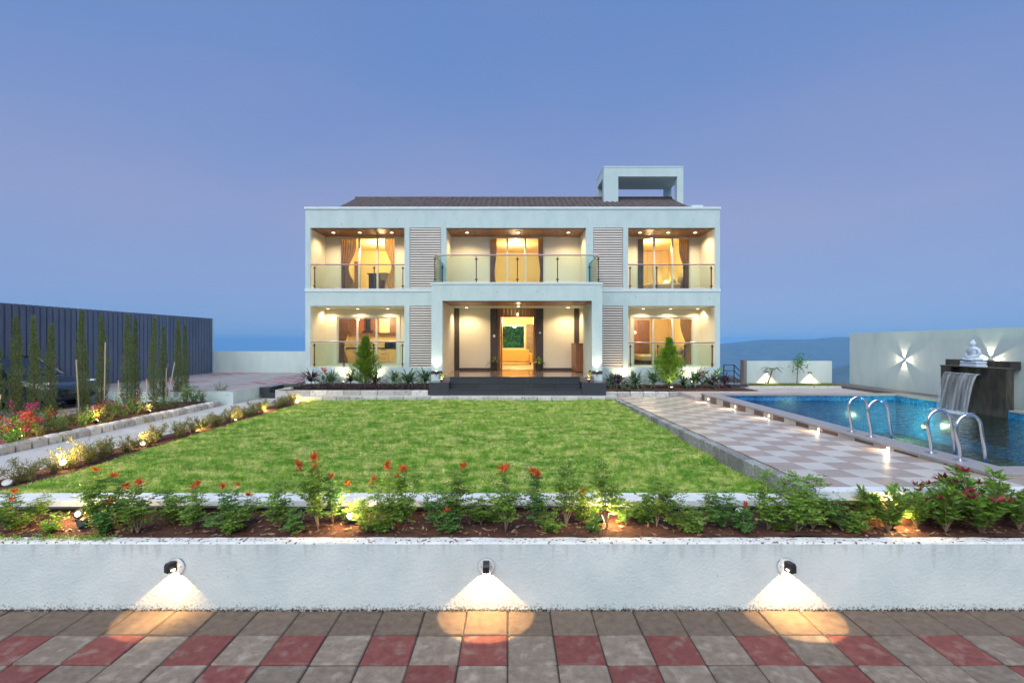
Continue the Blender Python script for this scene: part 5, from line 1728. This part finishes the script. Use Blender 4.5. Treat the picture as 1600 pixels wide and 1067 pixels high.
GB_ = [(82, 9.2, .5), (98, 9.0, .35), (112, 9.4, .45), (128, 9.0, .4), (142, 9.2, .35), (170, 8.95, .35), (190, 9.2, .5), (215, 9.2, .42), (232, 9.0, .32), (246, 9.3, .4), (262, 9.1, .38), (276, 9.0, .35), (290, 9.3, .55), (303, 9.15, .62), (316, 9.0, .4), (330, 9.05, .35), (345, 9.0, .55), (60, 8.85, .3)]
BV = [bushy(640 + i, .5, .24, 380, .042, M[['tecoma', 'tecoma_dark', 'hedge'][i % 3]], None, 0, 8) for i in range(6)]
for i, (x, X, h) in enumerate(GB_):
    d = X * F / (797 - x)
    plant('garden_shrub', '%s green shrub along the left kerb bed, counted from the camera end' % ORD[i], 'shrub', BV[i % 6], (-X, d, .77), rp.uniform(0, 6), h / .5, 'green shrubs in the left bed')
for i, (x, X) in enumerate(((30, 8.95), (150, 8.95), (232, 8.9))):
    d = X * F / (797 - x)
    bulb_lamp(-X, d, .86, ['small lamp glowing under the leftmost bougainvillea', 'small lamp glowing under the fifth cypress', 'small lamp glowing by the kerb near the eighth cypress'][i], 'lights in the left bed', 7, .03, face=(.3, .8, .4))

# ---- facade beds
soil_patch('facade_soil', -7.5, -2.62, 15.92, 18.49, 1.0, .02, 41, .09)
soil_patch('facade_soil', 3.12, 8.2, 16.24, 18.49, .955, .02, 42, .09)
plant('conifer', 'golden green cone-shaped conifer before the left ground window', 'conifer', conifer(700, 1.85, .66), (px(571, 17.1), 17.1, 1.0), 0, 1.0, 'cone-shaped conifers before the facade')
plant('conifer', 'golden green cone-shaped conifer before the right ground window', 'conifer', conifer(701, 1.85, .66), (px(1045, 17.0), 17.0, .95), 0, 1.0, 'cone-shaped conifers before the facade')
FP = [(486, .75, 'strap_purple', 'purple-leaved plant at the left corner of the house'), (517, .72, 'strap', 'spiky green plant beside the red flower in the left bed'), (547, .55, 'strap_purple', 'small dark spiky plant left of the left conifer'),
      (588, .62, 'strap_purple', 'spiky plant just right of the left conifer'), (617, .55, 'strap', 'open spiky plant midway between left conifer and porch'), (638, .75, 'strap', 'largest dark green spiky plant left of the porch'), (664, .66, 'strap', 'spiky plant against the left porch pillar'),
      (955, .6, 'strap', 'spiky plant against the right porch pillar'), (966, .62, 'strap_purple', 'spiky plant under the lower right louvre'), (992, .68, 'strap', 'spiky plant beside the right louvre up light'), (1022, .66, 'strap', 'spiky plant just left of the right conifer'),
      (1067, .5, 'strap', 'low spiky plant just right of the right conifer'), (1086, .72, 'strap', 'tall spiky plant left of the big red flower'), (1112, .6, 'strap_purple', 'spiky plant under the broad-leaved canna'), (1132, .5, 'strap_purple', 'purple plant beside the stair railing')]
for i, (x, h, m, lab) in enumerate(FP):
    d = 17.5 if x < 800 else 17.3
    plant('spiky_plant', lab, 'plant', straps(800 + i, h * 1.05, 96 if h > .55 else 72, M[m], .046, 1.1, .14 if i % 2 else .24), (px(x, d), d, 1.0 if x < 800 else .95), 0, 1.0, 'spiky plants in the facade beds')


def broad(seed, h, n, m, fl=None):
    r = np.random.default_rng(seed); st = MB(); lb = LB(); f = LB()
    st.tube([(0, 0, 0), (.02, 0, h)], [.014, .008], 6)
    for k in range(n):
        t = .25 + .75 * k / n; an = k * 2.4
        lb.add([[.02 * t, 0, h * t]], [[math.cos(an), math.sin(an), .75]], r.uniform(.24, .34), .12, r, .05)
    if fl:
        k = 40
        f.add(np.array([.02, 0, h * 1.04]) + r.normal(0, .05, (k, 3)), r.normal(0, 1, (k, 3)), r.uniform(.05, .09, k), r.uniform(.04, .06, k), r)
    out = [('stem', st.mesh('stem', M['stem'])), ('leaves', lb.mesh('leaves', m))]
    if fl: out.append(('flower', f.mesh('flower', fl)))
    return out


plant('canna', 'broad bright green canna at the right corner of the house', 'plant', broad(850, .62, 9, M['canna']), (px(1121, 17.4), 17.4, .95))
plant('red_flower_plant', 'plant with one large red flower right of the right conifer', 'plant', broad(851, .52, 6, M['tecoma_dark'], M['red_bract']), (px(1097, 17.2), 17.2, .95))
plant('red_flower_plant', 'plant with a small red flower in the left bed', 'plant', broad(852, .60, 6, M['tecoma_dark'], M['red_bract']), (px(506, 17.3), 17.3, 1.0), 0, .9)
for i, x in enumerate((689, 921)):
    d = 16.05
    plant('step_plant', ['small lit plant on the left step block', 'small lit plant on the right step block'][i], 'plant', bushy(860 + i, .36 if i else .28, .16, 150, .05, M['hedge'], None, 0, 6), (px(x, d), d, 1.255), 0, 1.0, 'plants on the step blocks')
# dark ground cover along the left bed
r = np.random.default_rng(91)
V = LB(); n = 5200
P = np.stack([r.uniform(-7.1, -2.66, n), r.uniform(15.97, 16.75, n), np.full(n, 1.0) + r.uniform(0, .05, n)], -1)
V.add(P, np.stack([r.normal(0, .7, n), r.normal(0, .7, n), r.uniform(.2, 1.2, n)], -1), r.uniform(.06, .15, n), r.uniform(.014, .03, n), r)
tag(link('ground_cover', V.mesh('ground_cover', M['dark_cover'])), 'dark purple ground cover edging the left facade bed', 'ground cover', kind='stuff')
# potted plants at the door
for i, x in enumerate((773, 842)):
    d = 19.6
    t = thing('potted_plant', ['dark pot with a leafy plant left of the porch door', 'dark pot with a leafy plant right of the porch door'][i], 'potted plant', (px(x, d), d, FLR), group='potted plants by the door')
    MB().lathe([(.11, 0), (.15, .28), (.16, .30), (.14, .30), (.13, .26)], 18).build('pot', M['pot'], t, world=False)
    for (nm, me) in straps(870 + i, .42, 30, M['glossy' if i else 'hedge'], .06, .8, .1):
        o = link(nm, me, t, False); o.location = (0, 0, .26)
# back bed saplings
def palm(seed, h, tilt):
    r = np.random.default_rng(seed); st = MB(); lb = LB()
    st.tube([(0, 0, 0), (tilt * .5, 0, h * .5), (tilt, 0, h)], [.035, .03, .022], 7)
    for k in range(8):
        an = k * .8 + .3; d = np.array([math.cos(an), math.sin(an) * .6, .5 + .12 * (k % 4)]); p = np.array([tilt, 0, h])
        for j in range(8):
            p = p + d * .045; d = d + np.array([0, 0, -.19])
            s = np.cross(d, [0, 0, 1.0])
            lb.add([p, p], [s + d * .6, -s + d * .6], .09, .022, r)
    return [('trunk', st.mesh('trunk', M['bark'])), ('fronds', lb.mesh('fronds', M['strap']))]


plant('young_palm', 'small leaning young palm before the low garden wall', 'palm', palm(880, .55, .18), (px(1199, 18.1), 18.1, .97))
plant('sapling', 'slim leafy sapling before the low garden wall', 'tree', (lambda s: [('trunk', s[0]), ('crown', s[1])])((
    MB().tube([(0, 0, 0), (.03, 0, .5), (.08, 0, .98)], [.018, .014, .006], 6).mesh('trunk', M['bark']),
    (lambda L_, q: (L_.add(np.array([.10, 0, .85]) + q.normal(0, 1, (70, 3)) * [.11, .09, .16], q.normal(0, 1, (70, 3)) + [0, 0, -.5], .17, .045, q), L_)[1])(LB(), np.random.default_rng(3)).mesh('crown', M['canna']))),
    (px(1245, 18.1), 18.1, .97))
# forked support next to the palm
tag(MB().tube([(px(1195, 18.05), 18.05, .97), (px(1201, 18.1), 18.1, 1.36)], .016, 6).build('palm_prop', M['bark']), 'thin prop stick leaning on the young palm', 'stick')

# ---- tree behind the house, seen through the living room
def leafy_tree(seed, h, rad, n):
    r = np.random.default_rng(seed); tr = MB(); lb = LB()
    tr.tube([(0, 0, 0), (.1, 0, h * .3), (.05, .1, h * .6)], [.16, .12, .07], 8)
    for k in range(7):
        an = k * .9; e = np.array([math.cos(an) * rad * .7, math.sin(an) * rad * .7, h * (.4 + .45 * r.random())])
        tr.tube([(.08, 0, h * (.2 + .05 * k)), e * .6 + [0, 0, h * .1], e], [.06, .04, .015], 6)
    cl = r.normal(0, 1, (130, 3)); cl /= np.linalg.norm(cl, axis=1, keepdims=True); cl *= (r.random((130, 1)) ** .35)
    cl = cl * [rad, rad, h * .5] + [0, 0, h * .5]
    for c in cl:
        k = n // 130
        P = c + r.normal(0, .30, (k, 3)); lb.add(P, r.normal(0, 1, (k, 3)) + [0, -.6, .2], r.uniform(.14, .26, k), r.uniform(.08, .14, k), r)
    return [('trunk', tr.mesh('trunk', M['bark'])), ('crown', lb.mesh('crown', M['tree_leaf']))]


plant('leafy_tree', 'bright green leafy tree behind the house, seen through the open door', 'tree', leafy_tree(900, 5.6, 2.3, 19000), (.4, 38.0, -.1))
#@@INTERIOR

# ================================================================== ROOMS
def curtain(x0, x1, z0, z1, y, m, label, tie=None, side=1, amp=.5):
    """pleated curtain; tie = height fraction where it is gathered towards side"""
    n = 46; V = []; nr = 14
    for i in range(nr + 1):
        t = i / nr; z = z1 + (z0 - z1) * t
        g = 1.0
        if tie: g = 1 - amp * math.exp(-((t - tie) / .22) ** 2)
        for k in range(n + 1):
            u = k / n
            xx = (x0 + (x1 - x0) * u * g) if side > 0 else (x1 - (x1 - x0) * (1 - u) * g)
            V.append((xx, y + .035 * math.sin(u * 6.283 * 6 + .4 * math.sin(3 * t)), z))
    q = [(i * (n + 1) + k, i * (n + 1) + k + 1, (i + 1) * (n + 1) + k + 1, (i + 1) * (n + 1) + k) for i in range(nr) for k in range(n)]
    return tag(link('curtain', arrays_mesh('curtain', V, q, m, smooth=True)), label, 'curtain', 'curtains behind the windows')


UZ0, UZ1 = SL - .02, 6.80
ix = lambda x, d: px(x, d)
curtain(ix(532, 20.3), ix(556, 20.3), UZ0, UZ1, 20.35, M['curtain'], 'gathered brown curtain left in the upper left room', .55, 1)
curtain(ix(600, 20.3), ix(622, 20.3), UZ0, UZ1, 20.35, M['curtain_pale'], 'pale curtain right in the upper left room', .5, -1)
curtain(ix(764, 20.3), ix(776, 20.3), UZ0, UZ1, 20.35, M['curtain'], 'narrow brown curtain left in the upper middle room', .6, 1, .25)
curtain(ix(841, 20.3), ix(853, 20.3), UZ0, UZ1, 20.35, M['curtain'], 'narrow brown curtain right in the upper middle room', .6, -1, .25)
curtain(ix(995, 20.3), ix(1006, 20.3), UZ0, UZ1, 20.35, M['fabric_grey'], 'dark curtain left in the upper right bedroom', None, 1)
curtain(ix(1061, 20.3), ix(1080, 20.3), UZ0, UZ1, 20.35, M['curtain'], 'brown curtain right in the upper right bedroom', .6, -1)
curtain(ix(529, 20.3), ix(545, 20.3), FLR + .05, 3.6, 20.35, M['curtain'], 'brown curtain left in the kitchen window', .6, 1)
curtain(ix(1063, 20.3), ix(1081, 20.3), FLR + .05, 3.6, 20.35, M['curtain_pale'], 'gathered beige curtain in the right ground floor bedroom', .55, -1)
curtain(px(822, 27.1), px(834, 27.1), FLR + .05, 3.5, 27.12, M['fabric_grey'], 'grey curtain beside the rear living room window', None, 1)

# upper left: bar counter and stools
c = thing('bar_counter', 'dark wooden bar counter in the upper left room', 'counter', (px(590, 22.3), 22.4, UZ0))
MB().box(px(577, 22), px(612, 22), 21.9, 22.3, UZ0, UZ0 + 1.0).build('front', M['brown_wood'], c)
MB().box(px(575.5, 22), px(616, 22), 21.8, 22.4, UZ0 + 1.003, UZ0 + 1.05).build('top', M['dark_wood'], c)
for i, x in enumerate((600.5, 606.5, 612)):
    d = 21.3 + .12 * i
    t = thing('bar_stool', ['left bar stool at the dark counter upstairs', 'middle bar stool at the dark counter upstairs', 'right bar stool at the dark counter upstairs'][i], 'stool', (px(x, d), d, UZ0), group='bar stools')
    for a in range(4):
        an = a * math.pi / 2 + .78
        MB().tube([(.17 * math.cos(an), .17 * math.sin(an), 0), (.09 * math.cos(an), .09 * math.sin(an), .66)], .014, 6).build('leg', M['dark_wood'], t, world=False)
    MB().lathe([(.12, .66), (.17, .68), (.17, .73), (.14, .75)], 14).build('seat', M['fabric_grey'], t, world=False)
    MB().box(-.15, .15, -.17, -.14, .74, .98).build('backrest', M['fabric_grey'], t, world=False)
tag(MB().box(px(552, 23.9), px(560, 23.9), 23.7, 23.98, UZ0, 6.4).build('wardrobe', M['brown_wood']), 'brown wardrobe edge behind the upper left curtain', 'wardrobe')
MB().box(px(577, 21.8), px(588, 21.8), 21.72, 21.78, UZ0, UZ0 + .98).build('end_panel', M['dark_wood'], c)
# upper middle: low sideboard
t = thing('sideboard', 'low dark sideboard in the upper middle room', 'sideboard', (.3, 22.5, UZ0))
MB().box(px(771, 22), px(842, 22), 22.2, 22.7, UZ0, UZ0 + .52).build('body', M['dark_wood'], t)
for x0, x1 in ((772, 794), (795, 818), (819, 841)):
    MB().box(px(x0, 22), px(x1, 22), 22.17, 22.198, UZ0 + .04, UZ0 + .48).build('drawer', M['fabric_grey'], t)
# upper right: bed, pillows, lamp, wardrobe
def bed(x0, x1, y0, y1, z, label, head='brown_wood'):
    t = thing('bed', label, 'bed', ((x0 + x1) / 2, (y0 + y1) / 2, z))
    MB().box(x0, x1, y0, y1, z + .12, z + .32).build('base', M['dark_wood'], t)
    MB().cbox(x0 + .02, x1 - .02, y0 + .02, y1 - .02, z + .323, z + .56, .06).build('mattress', M['bed'], t)
    MB().box(x1 - .02, x1 + .08, y0, y1, z, z + 1.05).build('headboard', M[head], t)
    for k, yy in enumerate((y0 + .35, y1 - .35)):
        MB().ell((x1 - .25, yy, z + .70), (.12, .28, .2)).build('pillow', M['fabric_grey'], t, smooth=True)
    return t


bed(px(1004, 22), px(1068, 22), 21.3, 23.0, UZ0, 'bed with grey pillows in the upper right bedroom')
bed(px(994, 22.5), px(1064, 22.5), 21.6, 23.4, FLR, 'bed in the right ground floor bedroom')


def table_lamp(x, y, z, label, e):
    t = thing('table_lamp', label, 'lamp', (x, y, z), group='bedside lamps')
    MB().lathe([(.08, 0), (.08, .02), (.015, .04), (.015, .25)], 12).build('base', M['dark_wood'], t, world=False)
    MB().lathe([(.14, .24), (.09, .46)], 16).build('shade', M['shade'], t, world=False)
    lamp('POINT', (x, y - .22, z + .35), e, t, (1, .66, .30), .08)
    return t


for i, (x, d, z) in enumerate(((1058, 23.3, UZ0 + .62), (1041, 23.7, UZ0 + .5), (1060, 23.6, FLR + .6))):
    n = thing('nightstand', ['nightstand under the right bedside lamp upstairs', 'nightstand under the left bedside lamp upstairs', 'nightstand in the right ground floor bedroom'][i], 'nightstand', (px(x, d), d, UZ0 if i < 2 else FLR))
    zb0 = UZ0 if i < 2 else FLR
    MB().box(px(x, d) - .22, px(x, d) + .22, d - .18, d + .2, zb0 + .05, z - .002).build('body', M['brown_wood'], n)
    MB().box(px(x, d) - .19, px(x, d) + .19, d - .2, d - .181, zb0 + .25, z - .06).build('drawer', M['dark_wood'], n)
    table_lamp(px(x, d), d, z, ['bright bedside lamp right of the bed upstairs', 'bedside lamp left of the bed upstairs', 'bedside lamp in the right ground floor bedroom'][i], 16)
w = thing('wardrobe', 'panelled timber wall behind the upper right bed', 'wardrobe', (6.4, 23.9, UZ0))
for k in range(8):
    a = 4.5 + k * .36
    MB().box(a + .006, a + .354, 23.86, 23.97, UZ0, 6.85).build('panel', M['laminate'], w)
w = thing('wardrobe', 'brown and red wardrobe in the right ground floor bedroom', 'wardrobe', (5.3, 23.7, FLR))
for k, mm in enumerate(('brown_wood', 'dark_wood', 'timber', 'brown_wood')):
    MB().box(4.55 + k * .52 + .005, 4.55 + (k + 1) * .52 - .005, 23.4, 23.97, FLR, 3.55).build('door', M[mm], w)
tag(MB().ell((px(994, 21), 21.2, 2.95), (.06, .06, .06)).build('pendant_lamp', M['shade'], smooth=True), 'small hanging globe lamp in the right ground floor bedroom', 'lamp')

# kitchen
k = thing('kitchen_unit', 'beige kitchen base units with black worktop behind the left window', 'kitchen unit', (px(570, 22.8), 22.8, FLR))
kx0, kx1 = px(524, 22.5), px(625, 22.5)
MB().box(kx0, kx1, 22.45, 22.98, FLR, FLR + .82).build('carcass', M['laminate'], k)
MB().box(kx0 - .01, kx1 + .01, 22.40, 22.98, FLR + .823, FLR + .87).build('worktop', M['black'], k)
n = 6; w = (kx1 - kx0) / n
for i in range(n):
    if i == 4:
        for q in range(4):
            dr = MB().box(kx0 + w * i + .008, kx0 + w * (i + 1) - .008, 22.42, 22.448, FLR + .06 + .19 * q, FLR + .24 + .19 * q).build('drawer', M['laminate'], k)
            MB().tube([(kx0 + w * i + .12, 22.40, FLR + .2 + .19 * q), (kx0 + w * (i + 1) - .12, 22.40, FLR + .2 + .19 * q)], .008, 6).build('handle', M['dark_wood'], dr)
    else:
        dr = MB().box(kx0 + w * i + .008, kx0 + w * (i + 1) - .008, 22.42, 22.448, FLR + .06, FLR + .81).build('door', M['laminate'], k)
        MB().tube([(kx0 + w * (i + 1) - .06, 22.40, FLR + .6), (kx0 + w * (i + 1) - .06, 22.40, FLR + .74)], .008, 6).build('handle', M['dark_wood'], dr)
u = thing('wall_cabinet', 'brown kitchen wall cabinets behind the left window', 'cabinet', (px(570, 22.8), 22.8, 3.0))
for i in range(n):
    MB().box(kx0 + w * i + .006, kx0 + w * (i + 1) - .006, 22.62, 22.98, 2.95, 3.62).build('door', M['laminate' if i == 4 else ('brown_wood' if i % 2 else 'timber')], u)
h = thing('cooker_hood', 'black cooker hood between the kitchen wall cabinets', 'hood', (px(575, 22.6), 22.6, 2.95))
MB().box(px(568, 22.5), px(582, 22.5), 22.42, 22.61, 2.96, 3.05).build('canopy', M['black'], h)
MB().box(px(572, 22.5), px(578, 22.5), 22.45, 22.61, 3.053, 3.6).build('duct', M['black'], h)
mo = thing('microwave', 'black microwave oven on the kitchen worktop', 'microwave', (px(610, 22.6), 22.65, FLR + .87))
MB().box(px(601, 22.5), px(619, 22.5), 22.5, 22.9, FLR + .872, FLR + 1.16).build('body', M['black'], mo)
MB().box(px(602, 22.5), px(614, 22.5), 22.49, 22.499, FLR + .90, FLR + 1.13).build('door', M['car_glass'], mo)
# living room sofa and cabinet on the porch
s = thing('sofa', 'mustard yellow sofa seen from behind through the front door', 'sofa', (.3, 24.6, FLR))
d = 24.4
MB().cbox(px(784, d), px(826.5, d), d, d + .22, FLR + .18, pz(546, d), .04).build('backrest', M['sofa'], s)
MB().cbox(px(784, d), px(826.5, d), d + .222, d + 1.0, FLR + .12, FLR + .45, .04).build('seat', M['sofa'], s)
MB().cbox(px(827, d), px(832, d), d + .05, d + 1.0, FLR + .12, pz(552, d), .04).build('armrest', M['sofa'], s)
MB().cbox(px(778, d), px(783.5, d), d + .05, d + 1.0, FLR + .12, pz(552, d), .04).build('armrest', M['sofa'], s)
for x in (780, 829):
    MB().box(px(x, d) - .03, px(x, d) + .03, d + .06, d + .12, FLR, FLR + .12).build('leg', M['dark_wood'], s)
cbn = thing('shoe_cabinet', 'brown wooden cabinet at the right side of the porch', 'cabinet', (2.6, 18.9, FLR))
MB().box(px(897.5, 19.0), PR[0] + .045, 18.6, 19.9, FLR + .02, pz(537.5, 19.0)).build('body', M['timber'], cbn)
MB().box(px(897.5, 19.0) - .015, PR[0] + .047, 18.58, 19.9, pz(537.5, 19.0) + .002, pz(537.5, 19.0) + .03).build('top', M['brown_wood'], cbn)
MB().box(px(903, 19.0), PR[0] + .03, 18.585, 18.598, FLR + .06, pz(540, 19.0)).build('door', M['timber'], cbn)
# room lights
for (x, y, z, e, lab) in ((-5.8, 22.0, 6.93, 140, 'ceiling lamp glowing in the upper left room'), (.25, 22.2, 6.93, 110, 'ceiling lamp glowing in the upper middle room'), (6.2, 21.6, 6.93, 80, 'ceiling lamp glowing in the upper right bedroom'),
                         (-5.8, 21.5, 3.93, 75, 'ceiling lamp glowing in the kitchen'), (6.2, 21.8, 3.93, 75, 'ceiling lamp glowing in the right ground floor bedroom'), (.3, 22.6, 3.93, 120, 'ceiling lamp glowing in the living room'), (.3, 25.8, 3.93, 90, 'rear ceiling lamp glowing in the living room')):
    t = thing('ceiling_lamp', lab, 'lamp', (x, y, z), group='ceiling lamps inside the rooms')
    MB().lathe([(.13, 0), (.13, -.03), (.09, -.05)], 18).build('rim', M['white_plastic'], t, world=False)
    MB().lathe([(.085, -.0505), (.05, -.06)], 14).build('diffuser', M['shade'], t, world=False)
    lamp('POINT', (x, y, z - .35), e * 1.3, t, (1, .75, .40), .15)

# ================================================================== CAR
def car(front_x, y_near, z0, L=4.3, W=1.72):
    """saloon pointing +X, near side at y_near"""
    root = thing('parked_car', 'dark blue-grey car parked behind the cypresses by the fence', 'car', (front_x - L / 2, y_near + W / 2, z0))
    # stations along length measured from the nose (0) to the tail (1): lower z, shoulder z, half width
    st = [(0, .30, .56, .60), (.03, .22, .66, .72), (.08, .19, .74, .80), (.16, .18, .82, .85), (.27, .18, .90, .86), (.36, .18, .93, .86), (.5, .18, .94, .86), (.66, .18, .95, .86), (.80, .18, .97, .85), (.92, .20, .98, .82), (.98, .26, .94, .76), (1, .34, .86, .66)]
    V = []; Q = []
    prof = [(0.0, -1.0), (.80, -1.0), (.97, -.82), (1.0, -.35), (1.0, .25), (.965, .72), (.88, .93), (.55, 1.0), (0.0, 1.02)]
    ring = [(p, q) for p, q in prof] + [(-p, q) for p, q in prof[-2:0:-1]]
    for (t, zl, zh, hw) in st:
        for (p, q) in ring:
            z = (zl + zh) / 2 + q * (zh - zl) / 2
            V.append((-t * L, p * hw, z))
    m = len(ring)
    for i in range(len(st) - 1):
        for k in range(m):
            Q.append((i * m + k, i * m + (k + 1) % m, (i + 1) * m + (k + 1) % m, (i + 1) * m + k))
    b = MB(); b.v = V; b.f = [tuple(reversed(q)) for q in Q]; b.f.append(tuple(range(m))); b.f.append(tuple(reversed(range((len(st) - 1) * m, len(st) * m)))); b.m = [0] * len(b.f)
    def P(name, mb, mt, parent=None, smooth=False):
        o = link(name, mb.mesh(name, mt, smooth), parent or root, False)
        if parent is None: o.location = (L / 2, 0, 0)
        return o
    body = P('body', b, M['car_paint'], smooth=True)
    md = body.modifiers.new('sub', 'SUBSURF'); md.levels = 2; md.render_levels = 2
    # cabin
    cb = MB()
    cs = [(.27, .90, .78, .90, .70), (.42, .92, .78, 1.36, .60), (.55, .93, .78, 1.42, .59), (.72, .94, .78, 1.38, .58), (.88, .96, .74, .98, .66)]
    V = []; 
    for (t, zl, hl, zt, ht) in cs:
        V += [(-t * L, -hl, zl - .03), (-t * L, -ht, zt), (-t * L, ht, zt), (-t * L, hl, zl - .03)]
    cb.v = V
    for i in range(len(cs) - 1):
        for k in range(3):
            cb.f.append((i * 4 + k, (i + 1) * 4 + k, (i + 1) * 4 + k + 1, i * 4 + k + 1)); cb.m.append(0 if (k == 1 and i in (1, 2)) else 1)
    P('cabin', cb, [M['car_paint'], M['car_glass']])
    # pillars
    pil = MB()
    for s in (-1, 1):
        pil.tube([(-.27 * L, .765 * s, .89), (-.42 * L, .60 * s, 1.365)], .028, 6); pil.tube([(-.42 * L, .60 * s, 1.365), (-.55 * L, .59 * s, 1.425), (-.72 * L, .58 * s, 1.385), (-.88 * L, .70 * s, .98)], .03, 6); pil.tube([(-.56 * L, .785 * s, .92), (-.56 * L, .60 * s, 1.41)], .03, 6)
    P('pillar_trim', pil, M['car_paint'])
    for s in (-1, 1):
        P('headlight', MB().ell((-.055 * L, .66 * s, .70), (.17, .11, .055)), M['headlight'], smooth=True)
        P('mirror', MB().ell((-.33 * L, .92 * s, 1.0), (.07, .10, .065)), M['car_paint'], smooth=True)
        P('door_handle', MB().box(-.55 * L, -.51 * L, .855 * s - .015, .855 * s + .015, .80, .825), M['rim'])
        for t in (.19, .80):
            c = (-t * L, (W / 2 - .10) * s, .305)
            w = P('wheel', MB().lathe([(.20, -.10), (.285, -.10), (.305, -.07), (.305, .07), (.285, .10), (.20, .10)], 28, c, 'Y'), M['tyre'], smooth=False)
            P('arch', MB().lathe([(.35, -.10), (.352, .085)], 24, (c[0], c[1] + .022 * s, c[2] + .02), 'Y'), M['black'])
            r_ = MB()
            yy = c[1] + .105 * s
            n = 20
            for k in range(n):
                a0, a1 = 2 * math.pi * k / n, 2 * math.pi * (k + 1) / n
                pts = [(c[0] + rr * math.cos(a), yy, c[2] + rr * math.sin(a)) for rr, a in ((.205, a0), (.205, a1), (.18, a1), (.18, a0))]
                r_.face(pts)
            for k in range(10):
                a = 2 * math.pi * k / 10
                ca, sa = math.cos(a), math.sin(a)
                r_.face([(c[0] + ca * .02 - sa * .022, yy + .006 * s, c[2] + sa * .02 + ca * .022), (c[0] + ca * .19 - sa * .014, yy + .002 * s, c[2] + sa * .19 + ca * .014), (c[0] + ca * .19 + sa * .014, yy + .002 * s, c[2] + sa * .19 - ca * .014), (c[0] + ca * .02 + sa * .022, yy + .006 * s, c[2] + sa * .02 - ca * .022)])
            o = link('rim', r_.mesh('rim', M['rim']), w, False)
            dsk = MB().lathe([(.20, -.03), (.20, .0)], 20, (c[0], c[1] + .085 * s, c[2]), 'Y')
            link('hub', dsk.mesh('hub', M['black']), w, False)
    P('bumper_strip', MB().box(-.06, .012, -.5, .5, .30, .40), M['black'])
    return root


car(px(80, 12.9), 12.9, .742)

# ================================================================== HAZE
def haze():
    m = bpy.data.materials.new('haze'); m.use_nodes = True
    n, l = m.node_tree.nodes, m.node_tree.links
    n.clear()
    v = n.new('ShaderNodeVolumePrincipled')
    v.inputs['Color'].default_value = (0.24, 0.53, 0.90, 1)
    v.inputs['Anisotropy'].default_value = -0.35
    v.inputs['Density'].default_value = HAZE_D
    o = n.new('ShaderNodeOutputMaterial'); l.new(v.outputs[0], o.inputs['Volume'])
    return m


HAZE_D = 0.00026
o = MB().box(-12500, 12500, -12500, 12500, -380, 40).build('haze', haze())
tag(o, 'blue evening haze over the far hills', 'haze', kind='stuff')
